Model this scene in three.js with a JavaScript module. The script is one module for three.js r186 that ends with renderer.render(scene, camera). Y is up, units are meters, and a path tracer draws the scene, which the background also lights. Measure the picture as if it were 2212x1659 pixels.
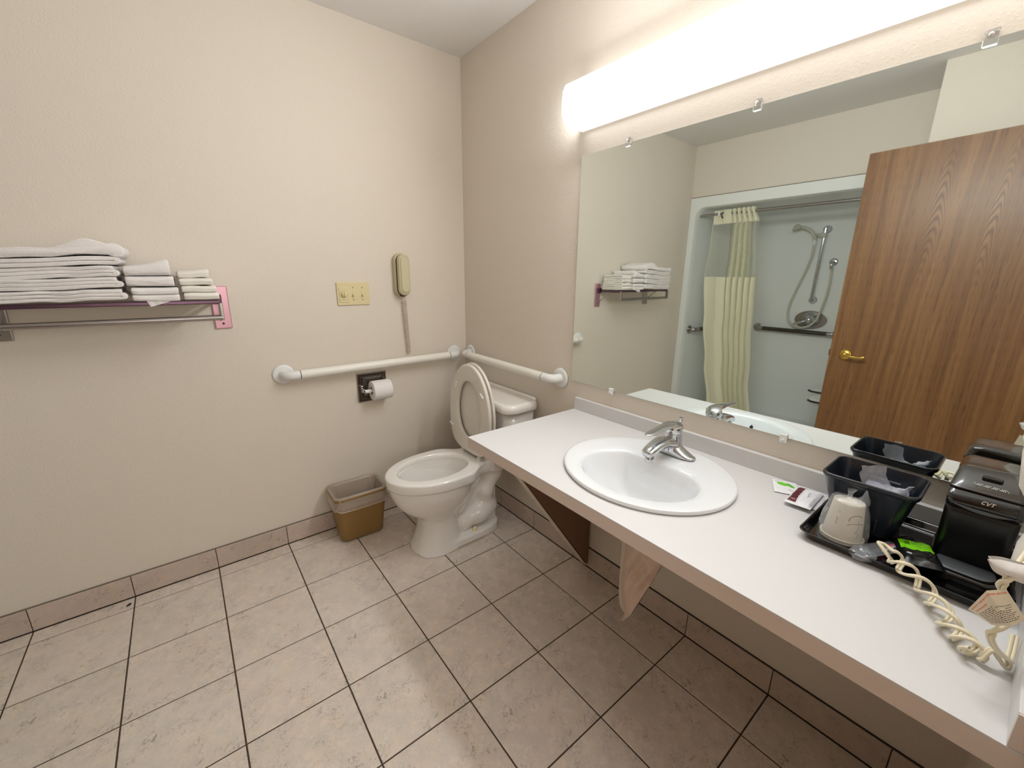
import * as THREE from 'three';
import { RoundedBoxGeometry } from 'three/addons/geometries/RoundedBoxGeometry.js';
import { mergeGeometries, mergeVertices, toCreasedNormals } from 'three/addons/utils/BufferGeometryUtils.js';
import { MarchingCubes } from 'three/addons/objects/MarchingCubes.js';
import { FontLoader } from 'three/addons/loaders/FontLoader.js';
import { TextGeometry } from 'three/addons/geometries/TextGeometry.js';
import { RectAreaLightUniformsLib } from 'three/addons/lights/RectAreaLightUniformsLib.js';

RectAreaLightUniformsLib.init();
const scene = new THREE.Scene();
scene.background = new THREE.Color(0x000000);

// ---- camera: standing in the doorway, phone lens about 86 degrees high
const camera = new THREE.PerspectiveCamera(85.67, 2212 / 1659, 0.02, 30);
camera.rotation.order = 'YXZ';
camera.position.set(-1.3558, 1.3487, 2.1743);
camera.rotation.set(-0.25603, -0.67025, 0.0086);
scene.add(camera);

// ---- the main source of light: the vanity fixture above the mirror
const UNSEEN_LAMP = 1.3;                                            // candela of the unseen lamp outside the doorway
const LAMP_COLOR = new THREE.Color(0.955, 0.98, 1.0), LAMP = 42.0;
function area(x, y, z, w, h, tx, ty, tz, k = 1) {
  const l = new THREE.RectAreaLight(LAMP_COLOR, LAMP * k, w, h);
  l.position.set(x, y, z); if (!tx && ty) l.rotation.set(ty * Math.PI / 2, 0, 0); else l.lookAt(x + tx, y + ty, z + tz); l.castShadow = true; scene.add(l);
}
// front of the diffuser, its rounded lower and upper edges, underside, top and left end
area(-0.1235, 1.975, 1.515, 1.18, 0.09, -1, 0, 0, .8);
area(-0.113, 1.907, 1.515, 1.18, 0.045, -1, -1, 0, .95);
area(-0.113, 2.043, 1.515, 1.18, 0.045, -1, 1, 0, .8);
area(-0.055, 1.893, 1.515, 0.085, 1.18, 0, -1, 0, .035);
area(-0.055, 2.057, 1.515, 0.085, 1.18, 0, 1, 0, .03);
area(-0.060, 1.975, 0.890, 0.07, 0.11, 0, 0, -1, .3);

const renderer = new THREE.WebGLRenderer();
renderer.toneMapping = THREE.LinearToneMapping;
renderer.toneMappingExposure = 1.0;
renderer.shadowMap.enabled = true;

// ================================================================= helpers
const V = (x, y, z) => new THREE.Vector3(x, y, z);
let seed = 7;
const rnd = () => { seed = (seed * 1664525 + 1013904223) >>> 0; return seed / 4294967296; };
const srnd = () => rnd() * 2 - 1;
const taken = {};
function numbered(n) { const k = taken[n] = (taken[n] ?? -1) + 1; return k ? n + '_' + String(k).padStart(3, '0') : n; }
function mesh(name, geo, mat, parent) {
  const m = new THREE.Mesh(geo, mat); m.castShadow = m.receiveShadow = true;
  m.name = parent ? name : numbered(name); (parent || scene).add(m); return m;
}
function tag(o, label, category, group) { o.userData.label = label; o.userData.category = category; if (group) o.userData.group = group; return o; }
function thing(name, label, category, pos = [0, 0, 0], turn = 0, group) {
  const g = new THREE.Group(); g.name = numbered(name); g.position.set(...pos); g.rotation.y = turn; scene.add(g); return tag(g, label, category, group);
}
function struct(name, geo, mat, label) {
  const o = geo ? mesh(name, geo, mat) : new THREE.Group();
  if (!geo) { o.name = numbered(name); scene.add(o); }
  o.userData.kind = 'structure'; if (label) o.userData.label = label; return o;
}
// texture coordinates in metres, taken along the axis a face points to
function uvm(g, ox = 0, oy = 0) {
  if (g.index) g = g.toNonIndexed();
  const p = g.attributes.position, uv = new Float32Array(p.count * 2), A = V(0, 0, 0), B = V(0, 0, 0), D = V(0, 0, 0);
  for (let t = 0; t < p.count; t += 3) {
    A.fromBufferAttribute(p, t); B.fromBufferAttribute(p, t + 1).sub(A); D.fromBufferAttribute(p, t + 2).sub(A); B.cross(D);
    const a = Math.abs(B.x), b = Math.abs(B.y), c = Math.abs(B.z);
    for (let i = t; i < t + 3; i++) {
      const s = b >= a && b >= c ? [p.getX(i), p.getZ(i)] : a >= c ? [p.getZ(i), p.getY(i)] : [p.getX(i), p.getY(i)];
      uv[2 * i] = s[0] + ox; uv[2 * i + 1] = s[1] + oy;
    }
  }
  g.setAttribute('uv', new THREE.BufferAttribute(uv, 2)); return g;
}
function clean(g) { g = g.index ? g.toNonIndexed() : g; for (const k of Object.keys(g.attributes)) if (!['position', 'normal', 'uv'].includes(k)) g.deleteAttribute(k); if (!g.attributes.uv) g.setAttribute('uv', new THREE.BufferAttribute(new Float32Array(g.attributes.position.count * 2), 2)); return g; }
const merge = (...gs) => mergeGeometries(gs.flat().map(clean));
// a box between two corners
function boxc(x0, y0, z0, x1, y1, z1, r = 0) {
  const w = Math.abs(x1 - x0), h = Math.abs(y1 - y0), d = Math.abs(z1 - z0);
  const g = r ? new RoundedBoxGeometry(w, h, d, 2, Math.min(r, w / 2.02, h / 2.02, d / 2.02)) : new THREE.BoxGeometry(w, h, d);
  return g.translate((x0 + x1) / 2, (y0 + y1) / 2, (z0 + z1) / 2);
}
function tube(pts, r, closed = false, seg, rad = 12) {
  const c = new THREE.CatmullRomCurve3(pts.map(p => Array.isArray(p) ? V(...p) : p), closed, 'centripetal');
  return new THREE.TubeGeometry(c, seg || pts.length * 8, r, rad, closed);
}
function rod(a, b, r, rad = 16) {
  const A = V(...a), B = V(...b), g = new THREE.CylinderGeometry(r, r, A.distanceTo(B), rad);
  g.applyQuaternion(new THREE.Quaternion().setFromUnitVectors(V(0, 1, 0), B.clone().sub(A).normalize()));
  return g.translate((a[0] + b[0]) / 2, (a[1] + b[1]) / 2, (a[2] + b[2]) / 2);
}
function lathe(prof, seg = 40) { return new THREE.LatheGeometry(prof.map(p => new THREE.Vector2(p[0], p[1])), seg); }
function loft(rings, { close = true, cap0 = false, cap1 = false } = {}) {
  const n = rings[0].length, pos = [], uv = [], idx = [];
  rings.forEach((r, i) => r.forEach((p, j) => { pos.push(p.x, p.y, p.z); uv.push(j / n, i / (rings.length - 1)); }));
  const lim = close ? n : n - 1;
  for (let i = 0; i < rings.length - 1; i++) for (let j = 0; j < lim; j++) {
    const a = i * n + j, b = i * n + (j + 1) % n, c = a + n, d = b + n; idx.push(a, b, c, b, d, c);
  }
  const cap = (r, base, flip) => {
    const c = r.reduce((s, p) => s.add(p), V(0, 0, 0)).divideScalar(n); const k = pos.length / 3; pos.push(c.x, c.y, c.z); uv.push(.5, .5);
    for (let j = 0; j < n; j++) { const a = base + j, b = base + (j + 1) % n; flip ? idx.push(k, a, b) : idx.push(k, b, a); }
  };
  if (cap0) cap(rings[0], 0, false);
  if (cap1) cap(rings[rings.length - 1], (rings.length - 1) * n, true);
  const g = new THREE.BufferGeometry(); g.setAttribute('position', new THREE.Float32BufferAttribute(pos, 3)); g.setAttribute('uv', new THREE.Float32BufferAttribute(uv, 2)); g.setIndex(idx); g.computeVertexNormals(); return g;
}
const flip = g => { const i = g.index.array; for (let k = 0; k < i.length; k += 3) { const t = i[k]; i[k] = i[k + 1]; i[k + 1] = t; } g.computeVertexNormals(); return g; };
// rounded rectangle outline in the x/z plane
function rrect(hw, hd, r, y, cx = 0, cz = 0, k = 6) {
  const o = [];
  [[1, 1, 0], [-1, 1, 1], [-1, -1, 2], [1, -1, 3]].forEach(([sx, sz, q]) => {
    for (let i = 0; i <= k; i++) { const a = (q + i / k) * Math.PI / 2; o.push(V(cx + sx * (hw - r) + r * Math.cos(a), y, cz + sz * (hd - r) + r * Math.sin(a))); }
  });
  return o;
}
const xf = (g, m) => { g.applyMatrix4(m); if (m.determinant() < 0) { g = g.index ? g.toNonIndexed() : g; for (const k of Object.keys(g.attributes)) { const A = g.attributes[k], n = A.itemSize; for (let i = 0; i < A.count; i += 3) for (let q = 0; q < n; q++) { const s = A.array[(i + 1) * n + q]; A.array[(i + 1) * n + q] = A.array[(i + 2) * n + q]; A.array[(i + 2) * n + q] = s; } } } return g; };
const shape = pts => new THREE.Shape(pts.map(p => new THREE.Vector2(p[0], p[1])));
function extrude(sh, depth, bevel = 0, seg = 2, curve = 24) {
  return new THREE.ExtrudeGeometry(sh, { depth: depth - 2 * bevel, bevelEnabled: bevel > 0, bevelThickness: bevel, bevelSize: bevel, bevelOffset: -bevel, bevelSegments: seg, curveSegments: curve }).translate(0, 0, bevel);
}
function jitter(g, amp, freq, s = 0) {
  g = mergeVertices((() => { const q = g.clone(); q.deleteAttribute('normal'); q.deleteAttribute('uv'); return q; })(), 1e-5);
  const p = g.attributes.position;
  for (let i = 0; i < p.count; i++) {
    const x = p.getX(i) * freq, y = p.getY(i) * freq, z = p.getZ(i) * freq;
    p.setXYZ(i, p.getX(i) + amp * noise3(x + s, y, z), p.getY(i) + amp * noise3(x, y + 17 + s, z), p.getZ(i) + amp * noise3(x, y, z + 31 + s));
  }
  g.computeVertexNormals(); return g;
}
// ---- noise
const PERM = new Uint16Array(512); { const q = [...Array(256).keys()]; for (let i = 255; i > 0; i--) { const j = Math.floor(rnd() * (i + 1)); [q[i], q[j]] = [q[j], q[i]]; } for (let i = 0; i < 512; i++) PERM[i] = q[i & 255]; }
const fade = t => t * t * (3 - 2 * t);
function vnoise(x, y, px = 256, py = 256) {       // value noise, periodic
  const xi = Math.floor(x), yi = Math.floor(y), u = fade(x - xi), v = fade(y - yi);
  const w = (a, m) => ((a % m) + m) % m, h = (a, b) => PERM[PERM[w(a, px) & 255] + (w(b, py) & 255)] / 127.5 - 1;
  return (h(xi, yi) * (1 - u) + h(xi + 1, yi) * u) * (1 - v) + (h(xi, yi + 1) * (1 - u) + h(xi + 1, yi + 1) * u) * v;
}
function noise3(x, y, z) { const k = Math.floor(z), f = fade(z - k); return vnoise(x + k * 37.1, y + k * 11.7) * (1 - f) + vnoise(x + (k + 1) * 37.1, y + (k + 1) * 11.7) * f; }
function fbm(x, y, p, oct = 4) { let s = 0, a = .5, m = p; for (let o = 0; o < oct; o++) { s += a * vnoise(x, y, m, m); x *= 2; y *= 2; m *= 2; a *= .5; } return s; }
function dataTex(w, h, fn, srgb = true, rep = 1) {
  const d = new Uint8Array(w * h * 4);
  for (let j = 0; j < h; j++) for (let i = 0; i < w; i++) { const c = fn(i, j), k = (j * w + i) * 4; if (typeof c === 'number') d[k] = d[k + 1] = d[k + 2] = Math.max(0, Math.min(255, c)); else for (let q = 0; q < 3; q++) d[k + q] = Math.max(0, Math.min(255, c[q])); d[k + 3] = 255; }
  const t = new THREE.DataTexture(d, w, h); t.wrapS = t.wrapT = THREE.RepeatWrapping; t.magFilter = THREE.LinearFilter; t.minFilter = THREE.LinearMipmapLinearFilter; t.generateMipmaps = true;
  if (srgb) t.colorSpace = THREE.SRGBColorSpace; t.repeat.set(rep, rep); t.needsUpdate = true; return t;
}
function canvasTex(w, h, draw) {
  const c = document.createElement('canvas'); c.width = w; c.height = h; draw(c.getContext('2d'), w, h);
  const t = new THREE.CanvasTexture(c); t.colorSpace = THREE.SRGBColorSpace; t.anisotropy = 8; return t;
}
// ================================================================= textures and materials
// splatter texture of the painted plasterboard: 1024 px = 0.64 m
function splatter(n, r0, r1, sd) {
  const N = 1024, f = new Float32Array(N * N); seed = sd;
  for (let k = 0; k < n; k++) {
    const cx = rnd() * N, cy = rnd() * N, rx = r0 + rnd() * (r1 - r0), ry = rx * (.6 + rnd() * .9), h = .35 + .65 * rnd(), R = Math.ceil(Math.max(rx, ry) * 2);
    for (let j = -R; j <= R; j++) for (let i = -R; i <= R; i++) {
      const e = (i / rx) ** 2 + (j / ry) ** 2; if (e > 4) continue;
      const a = ((Math.floor(cy) + j + N) % N) * N + (Math.floor(cx) + i + N) % N; f[a] = Math.max(f[a], h * Math.exp(-e * 1.2));
    }
  }
  return dataTex(N, N, (i, j) => 255 * (0.8 * f[j * N + i] + .2 * (.5 + .5 * fbm(i / 64, j / 64, 16, 3))), false, 1 / 0.64);
}
const wallBump = splatter(6500, 1.8, 4.6, 11);
const TILE_N = 1024;
const tileMap = dataTex(TILE_N, TILE_N, (i, j) => {
  const x = i / TILE_N, y = j / TILE_N;
  const big = fbm(x * 6, y * 6, 6, 4), mid = fbm(x * 24 + 3, y * 24, 24, 3), fine = fbm(x * 128, y * 128, 128, 2);
  const warp = fbm(x * 16 + 5, y * 16 + 9, 16, 3), gate = Math.max(0, .25 + fbm(x * 18 + 2, y * 18 + 7, 18, 2) * 1.9);
  const vein = Math.pow(Math.max(0, 1 - Math.abs(fbm(x * 20 + warp * 2.2, y * 20 - warp * 1.4, 20, 3)) * 13), 2) * gate;
  const pit = Math.max(0, fine - .12) * 2.6 * gate;
  const t = big * 8 + mid * 6 + fine * 8 - vein * 28 - pit * 34, w = mid * 4;
  return [225 + t + w, 213 + t, 201 + t - w * 1.3];
}, true, 1 / 0.72);
const tileRough = dataTex(256, 256, (i, j) => 150 + 70 * fbm(i / 16, j / 16, 16, 3), false, 1 / 0.4);
const terryBump = dataTex(512, 512, (i, j) => 128 + 110 * (.6 * vnoise(i / 4, j / 4, 128, 128) + .6 * vnoise(i / 2.0 + 40, j / 2.0, 256, 256)), false, 1 / 0.12);
const speckBump = dataTex(512, 512, (i, j) => 128 + 100 * fbm(i / 8, j / 8, 64, 2), false, 1 / 0.2);
const waffleBump = dataTex(256, 256, (i, j) => 255 * Math.max(Math.pow(Math.abs(Math.sin(i / 256 * Math.PI * 16)), .5) * .5, 0) + 120 * Math.pow(Math.abs(Math.sin(j / 256 * Math.PI * 16)), .5), false, 1 / 0.1);
// flat-sawn oak veneer: three leaves with pointed arches, straight grain between them
const woodMap = dataTex(1024, 2048, (i, j) => {
  const u = i / 1024 * .9, v = j / 2048 * 2.05;
  const leaves = [[.33, 1.70, 9], [.55, 1.66, 13], [.76, 1.70, 8]]; let k = 1e9;
  const wv = .012 * fbm(u * 9 + 3, v * 1.2, 64, 3) + .02 * vnoise(u * 2, v * .9);
  let g = 0, band = 0;
  for (const [cx, top, s] of leaves) {
    const du = (u + wv - cx) / .125; if (Math.abs(du) < 1) {
      const ring = (v - top) * 2.2 + du * du * s * .42 + .12 * fbm(u * 30, v * 5, 64, 2);
      const here = Math.exp(-(((v - top) / .27) ** 2) * 1.2) * (1 - du * du);
      g += here * (Math.pow(Math.abs(Math.sin(ring * 26)), .7) - .6); band += here;
    }
  }
  const str = fbm(u * 70 + wv * 160, v * 1.1, 64, 3), stripe = fbm(u * 14 + wv * 60, v * .5 + 3, 64, 3), pore = Math.max(0, vnoise(u * 520, v * 16, 256, 256) - .35);
  const t = 16 * stripe + (1 - Math.min(1, band)) * 20 * str + 56 * g - 40 * pore;
  return [124 + t * 1.1, 85 + t * .95, 47 + t * .7];
});
const std = o => new THREE.MeshStandardMaterial(o), phy = o => new THREE.MeshPhysicalMaterial(o);
const C = (r, g, b) => new THREE.Color(`rgb(${r},${g},${b})`);
const M = {
  wall: std({ color: C(227, 217, 203), roughness: .72, bumpMap: wallBump, bumpScale: .0006 }),
  ceiling: std({ color: C(234, 231, 228), roughness: .85, bumpMap: wallBump, bumpScale: .0006 }),
  tile: [[1, 1, 1], [.985, .97, .955], [1, .985, .98], [.965, .96, .95]].map(c => std({ color: new THREE.Color(...c).multiplyScalar(.96), map: tileMap, roughness: .42, roughnessMap: tileRough, bumpMap: speckBump, bumpScale: .0002 })),
  baseTile: [[.93, .86, .83], [.9, .84, .81], [.95, .87, .85]].map(c => std({ color: new THREE.Color(...c).multiplyScalar(.85), map: tileMap, roughness: .4 })),
  grout: std({ color: C(70, 58, 46), roughness: .95 }),
  caulk: std({ color: C(120, 110, 98), roughness: .8 }),
  gap: std({ color: C(58, 48, 40), roughness: .9 }),
  mirror: std({ color: C(234, 241, 237), metalness: 1, roughness: .015 }),
  mirrorEdge: std({ color: C(70, 78, 72), roughness: .3 }),
  clear: phy({ color: 0xffffff, transmission: 1, thickness: 0.004, ior: 1.45, roughness: .08 }),
  film: phy({ color: 0xf4f6fa, transmission: .86, thickness: 0, ior: 1.5, roughness: .1 }),
  bagFilm: phy({ color: 0xeef0fa, transmission: .55, thickness: 0, ior: 1.5, roughness: .22 }),
  filmTan: phy({ color: C(250, 244, 236), transmission: .74, thickness: 0, ior: 1.5, roughness: .25 }),
  laminate: std({ color: C(217, 215, 214), roughness: .5, bumpMap: speckBump, bumpScale: .00005 }),
  laminateEdge: std({ color: C(222, 205, 194), roughness: .55 }),
  bracket: std({ color: C(120, 88, 66), roughness: .6 }),
  bracketEdge: std({ color: C(214, 200, 180), roughness: .6 }),
  porcelain: phy({ color: C(236, 238, 240), roughness: .12, clearcoat: .6, clearcoatRoughness: .05 }),
  toilet: phy({ color: C(243, 239, 234), roughness: .16, clearcoat: .5, clearcoatRoughness: .06 }),
  seat: std({ color: C(230, 224, 213), roughness: .28 }),
  chrome: std({ color: C(205, 207, 210), metalness: 1, roughness: .1 }),
  steel: std({ color: C(172, 168, 167), metalness: 1, roughness: .26 }),
  holder: std({ color: C(128, 122, 116), metalness: 1, roughness: .22 }),
  darkSteel: std({ color: C(96, 92, 88), metalness: 1, roughness: .25 }),
  pinkSteel: std({ color: C(218, 172, 186), metalness: .8, roughness: .3 }),
  violetSteel: std({ color: C(104, 80, 96), metalness: .85, roughness: .25 }),
  brass: std({ color: C(212, 178, 92), metalness: 1, roughness: .18 }),
  whiteVinyl: std({ color: C(242, 239, 229), roughness: .33 }),
  ivory: std({ color: C(226, 211, 164), roughness: .4 }),
  ivoryDark: std({ color: C(150, 132, 80), roughness: .5 }),
  phone: std({ color: C(196, 187, 152), roughness: .4 }),
  phoneLight: std({ color: C(206, 198, 162), roughness: .35 }),
  red: std({ color: C(96, 22, 28), roughness: .25 }),
  cordPink: std({ color: C(218, 200, 186), roughness: .5 }),
  paper: std({ color: C(240, 236, 234), roughness: .95 }),
  card: std({ color: C(150, 128, 104), roughness: .9 }),
  towel: phy({ color: C(248, 243, 240), roughness: 1, bumpMap: terryBump, bumpScale: .0013, sheen: .4, sheenRoughness: .8 }),
  towelWarm: phy({ color: C(246, 241, 231), roughness: 1, bumpMap: terryBump, bumpScale: .0011, sheen: .4, sheenRoughness: .8 }),
  bronze: std({ color: C(150, 118, 68), metalness: .25, roughness: .5, bumpMap: speckBump, bumpScale: .00012 }),
  black: std({ color: C(16, 16, 17), roughness: .3 }),
  blackGloss: phy({ color: C(12, 12, 13), roughness: .12, clearcoat: .7, clearcoatRoughness: .06 }),
  blackBrown: phy({ color: C(38, 31, 27), roughness: .14, clearcoat: .8, clearcoatRoughness: .05 }),
  navy: phy({ color: C(26, 33, 43), roughness: .24, clearcoat: .3, clearcoatRoughness: .2 }),
  greyPlastic: std({ color: C(90, 94, 98), roughness: .35 }),
  cupPaper: std({ color: C(236, 226, 206), roughness: .7 }),
  cream: std({ color: C(238, 228, 200), roughness: .4 }),
  creamShell: std({ color: C(240, 234, 222), roughness: .35 }),
  white: std({ color: C(238, 238, 236), roughness: .5 }),
  vinylTan: std({ color: C(220, 194, 176), roughness: .5 }),
  vinylTrim: std({ color: C(222, 210, 188), roughness: .5 }),
  wood: phy({ map: woodMap, roughness: .5, clearcoat: .35, clearcoatRoughness: .3, bumpMap: speckBump, bumpScale: .0001 }),
  woodEdge: std({ color: C(120, 80, 46), roughness: .5 }),
  surround: phy({ color: C(240, 242, 238), roughness: .22, bumpMap: speckBump, bumpScale: .0003 }),
  curtain: phy({ color: C(250, 246, 218), roughness: .9, transmission: .2, thickness: 0, bumpMap: waffleBump, bumpScale: .0012 }),
  sheer: phy({ color: C(246, 246, 238), roughness: .06, transmission: .8, thickness: 0, ior: 1.1 }),
  hose: std({ color: C(205, 201, 184), roughness: .35 }),
  green: std({ color: C(132, 214, 20), roughness: .4 }),
  pink: std({ color: C(226, 52, 110), roughness: .4 }),
  boltCap: std({ color: C(240, 224, 172), roughness: .4 }),
  trim: std({ color: C(196, 178, 152), roughness: .6 }),
  stain: std({ color: C(178, 148, 84), roughness: .9 }),
  dark: std({ color: C(28, 24, 22), roughness: .8 }),
};
// ================================================================= the room
const H = 2.456, FZ = 2.28, OX = -2.44, P = 0.297, X0 = -0.2089, Z0 = 0.0843;
struct('wall_left', uvm(boxc(-3.4, -.1, -.12, .12, H + .1, 0)), M.wall, 'beige textured plaster wall with towel shelf and light switches');
struct('wall_right', uvm(boxc(0, -.1, 0, .12, H + .1, 3.7)), M.wall, 'beige textured plaster wall carrying mirror and vanity light');
struct('ceiling', uvm(boxc(-3.4, H, 0, 0, H + .1, 3.7)), M.ceiling, 'pale grey textured ceiling');
// wall above the shower, bump-out beside it, wall with the doorway, passage outside
struct('wall_opposite', uvm(boxc(OX - .1, 2.036, 0, OX, H, 1.6)), M.wall, 'beige wall above the shower surround');
struct('wall_side', uvm(boxc(-3.4, -.05, 1.6, -2.0, H, FZ + .12)), M.wall, 'beige wall behind the open wooden door');
struct('wall_front', merge(uvm(boxc(-.84, -.05, FZ, 0, H, FZ + .12)), uvm(boxc(-2.0, -.05, FZ, -1.80, H, FZ + .12)), uvm(boxc(-1.80, 2.05, FZ, -.84, H, FZ + .12))), M.wall, 'beige wall with the doorway');
struct('wall_passage', merge(uvm(boxc(-2.3, -.05, FZ + .12, -2.2, H, 3.6)), uvm(boxc(-2.3, -.05, 3.6, 0, H, 3.7)), uvm(boxc(-.5, -.05, FZ + .12, -.4, H, 3.6))), M.wall);
// ---- floor of square ceramic tiles with recessed joints
const floor = struct('floor', null, null, 'mottled beige ceramic tile floor with dark joints');
const bed = mesh('grout', boxc(OX - .05, -.08, 0, 0, -.0022, 3.6), M.grout, floor);
const tileCache = {};
function tileGeo(w, d, v, h = .008, c = .0012) {          // chamfered slab, 18 triangles
  const key = [w.toFixed(4), d.toFixed(4), v, h].join(); if (tileCache[key]) return tileCache[key];
  const r = (y, k) => [V(-w / 2 + k, y, -d / 2 + k), V(w / 2 - k, y, -d / 2 + k), V(w / 2 - k, y, d / 2 - k), V(-w / 2 + k, y, d / 2 - k)];
  const R = [r(-h, 0), r(-c, 0), r(0, c)], pos = [];
  const quad = (a, b, e, f) => { for (const p of [a, b, e, a, e, f]) pos.push(p.x, p.y, p.z); };
  for (let i = 0; i < 2; i++) for (let j = 0; j < 4; j++) quad(R[i][j], R[i + 1][j], R[i + 1][(j + 1) % 4], R[i][(j + 1) % 4]);
  quad(R[2][0], R[2][3], R[2][2], R[2][1]);
  const g = new THREE.BufferGeometry(); g.setAttribute('position', new THREE.Float32BufferAttribute(pos, 3)); g.computeVertexNormals();
  return tileCache[key] = uvm(g, v * .391, v * .277);
}
seed = 21;
for (let c = -2; c <= 6; c++) for (let r = -1; r <= 7; r++) {
  const gp = .0022;
  const x0 = Math.max(X0 - (6 - c) * P, OX), x1 = Math.min(X0 - (5 - c) * P, -.008), z0 = Math.max(Z0 + r * P, .008), z1 = Math.min(Z0 + (r + 1) * P, FZ);
  const v = Math.floor(rnd() * 8), mt = M.tile[Math.floor(rnd() * 4)], q = rnd();
  if (x1 - x0 < .02 || z1 - z0 < .02 || (x0 < -2.0 && z1 > 1.62)) continue;
  const t = mesh('tile', tileGeo(x1 - x0 - 2 * gp, z1 - z0 - 2 * gp, v), mt, floor);
  t.position.set((x0 + x1) / 2, srnd() * .0003, (z0 + z1) / 2);
}
// ---- skirting of cut tiles, joints in line with the floor's
function skirting(name, label, along, from, to, lines) {
  const g = struct(name, null, null, label), hh = .1, cuts = [from, ...lines.filter(l => l > from + .02 && l < to - .02), to];
  const put = (geo, mat, nm, s) => { const m = mesh(nm, geo, mat, g); return m; };
  for (let i = 0; i < cuts.length - 1; i++) {
    const L = cuts[i + 1] - cuts[i] - .0028, m = mesh('tile', tileGeo(L, hh - .003, i % 6, .0075, .001), M.baseTile[i % 3], g), s = (cuts[i] + cuts[i + 1]) / 2;
    if (along === 'x') { m.rotation.x = Math.PI / 2; m.position.set(s, hh / 2 + .002, .0085); }
    else { m.rotation.set(0, 0, Math.PI / 2); m.rotation.order = 'ZYX'; m.rotation.set(Math.PI / 2, 0, 0); m.rotation.order = 'YXZ'; m.rotation.set(Math.PI / 2, -Math.PI / 2, 0); m.position.set(-.0085, hh / 2 + .002, s); }
  }
  if (along === 'x') { mesh('grout', boxc(from, 0, .0002, to, hh, .006), M.grout, g); mesh('caulk', boxc(from, hh, .0002, to, hh + .004, .006), M.caulk, g); }
  else { mesh('grout', boxc(-.006, 0, from, -.0002, hh, to), M.grout, g); mesh('caulk', boxc(-.004, hh, from, -.0002, hh + .0045, to), M.gap, g); }
}
skirting('baseboard_left', 'row of pinkish marbled skirting tiles under the towel shelf wall', 'x', OX, -.009, [...Array(10)].map((_, i) => X0 - (8 - i) * P));
skirting('baseboard_right', 'row of marbled skirting tiles under the vanity counter', 'z', .009, FZ, [...Array(9)].map((_, i) => Z0 + i * P));
// ---- door jamb and casing around the doorway
struct('trim_1', merge(boxc(-.86, 0, FZ - .012, -.80, 2.09, FZ - .0005, .003), boxc(-.858, 0, FZ, -.8405, 2.05, FZ + .12), boxc(-1.7995, 0, FZ, -1.782, 2.05, FZ + .12)), M.trim, 'tan door frame beside the counter');

// ---- unseen floor lamp in the passage outside the doorway, placed to light the near faces of counter, toilet and wall
{
  const t = thing('unseen_floor_lamp', 'unseen floor lamp behind the viewer, placed to light the near faces', 'lamp', [-1.35, -.0022, 3.2]);
  mesh('base', lathe([[0, .02], [.1, .018], [.13, .006], [.13, 0], [0, 0]]), M.brass, t);
  mesh('pole', rod([0, .02, 0], [0, 1.32, 0], .011), M.brass, t);
  mesh('shade', lathe([[.15, 1.26], [.12, 1.54], [.118, 1.54], [.148, 1.26], [.15, 1.26]], 40), std({ color: 0xffffff, roughness: .9, emissive: new THREE.Color(1, .97, .92), emissiveIntensity: .8 }), t);
  const l = new THREE.PointLight(new THREE.Color(1, .985, .97), UNSEEN_LAMP); l.position.set(-1.35, 1.4, 3.2); l.castShadow = true; l.shadow.radius = 9; scene.add(l);
}
// ================================================================= door standing open
{
  const d = struct('door_1', null, null, 'brown oak veneer door standing open, brass lever handle');
  d.position.set(-1.762, .012, FZ - .012); d.rotation.y = Math.atan2(-.0941, -.89) + Math.PI;      // local -z runs from hinge to free edge
  const W = .885, T = .042;
  const leaf = new THREE.PlaneGeometry(W, 2.02);
  const slab = boxc(-T, 0, -W, 0, 2.02, 0, .0015), uv = slab.attributes.uv, p = slab.attributes.position;
  for (let i = 0; i < p.count; i++) uv.setXY(i, .985 + p.getZ(i) / .9, p.getY(i) / 2.05);
  mesh('door_leaf', slab, M.wood, d);
  const h = new THREE.Group(); h.name = 'handle'; d.add(h);
  h.position.set(0, .882, -W + .083);
  mesh('rose', lathe([[0, .014], [.012, .014], [.022, .011], [.031, .004], [.032, 0], [0, 0]]).rotateZ(-Math.PI / 2), M.brass, h);
  mesh('lever', tube([[.008, 0, 0], [.034, 0, 0], [.046, 0, .006], [.05, -.001, .03], [.05, -.004, .07], [.049, -.002, .098], [.046, .004, .112]], .0078, false, 60), M.brass, h);
  mesh('latch', boxc(-.03, .862, -W - .008, -.012, .902, -W + .0005), M.dark, d);
  for (const y of [.25, 1.0, 1.8]) mesh('hinge', rod([.004, y, -.002], [.004, y + .09, -.002], .006), M.brass, d);
}
// ================================================================= vanity light
{
  const t = thing('vanity_light', 'long white glowing vanity light above the mirror', 'light', [0, 1.975, 0]);
  const sec = [[-.005, -.076], [-.085, -.072], [-.105, -.062], [-.116, -.04], [-.119, 0], [-.116, .04], [-.105, .062], [-.085, .072], [-.005, .076]];
  const ring = (z, k) => sec.map(([x, y]) => V(-.055 + (x + .055) * k, y * k, z));
  const cv = loft([ring(.905, .9), ring(.898, .97), ring(.905, 1), ...[1, 2, 3, 4].map(i => ring(.905 + i * .305, 1)), ring(2.132, .97), ring(2.125, .9)], { cap0: true, cap1: true });
  mesh('diffuser', toCreasedNormals(cv, .7), std({ color: 0xffffff, roughness: .35, emissive: new THREE.Color(1, .99, .985), emissiveIntensity: .95 }), t);
  mesh('back_plate', boxc(-.006, -.072, .91, -.0005, .072, 2.12, .002), M.white, t);
}
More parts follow.
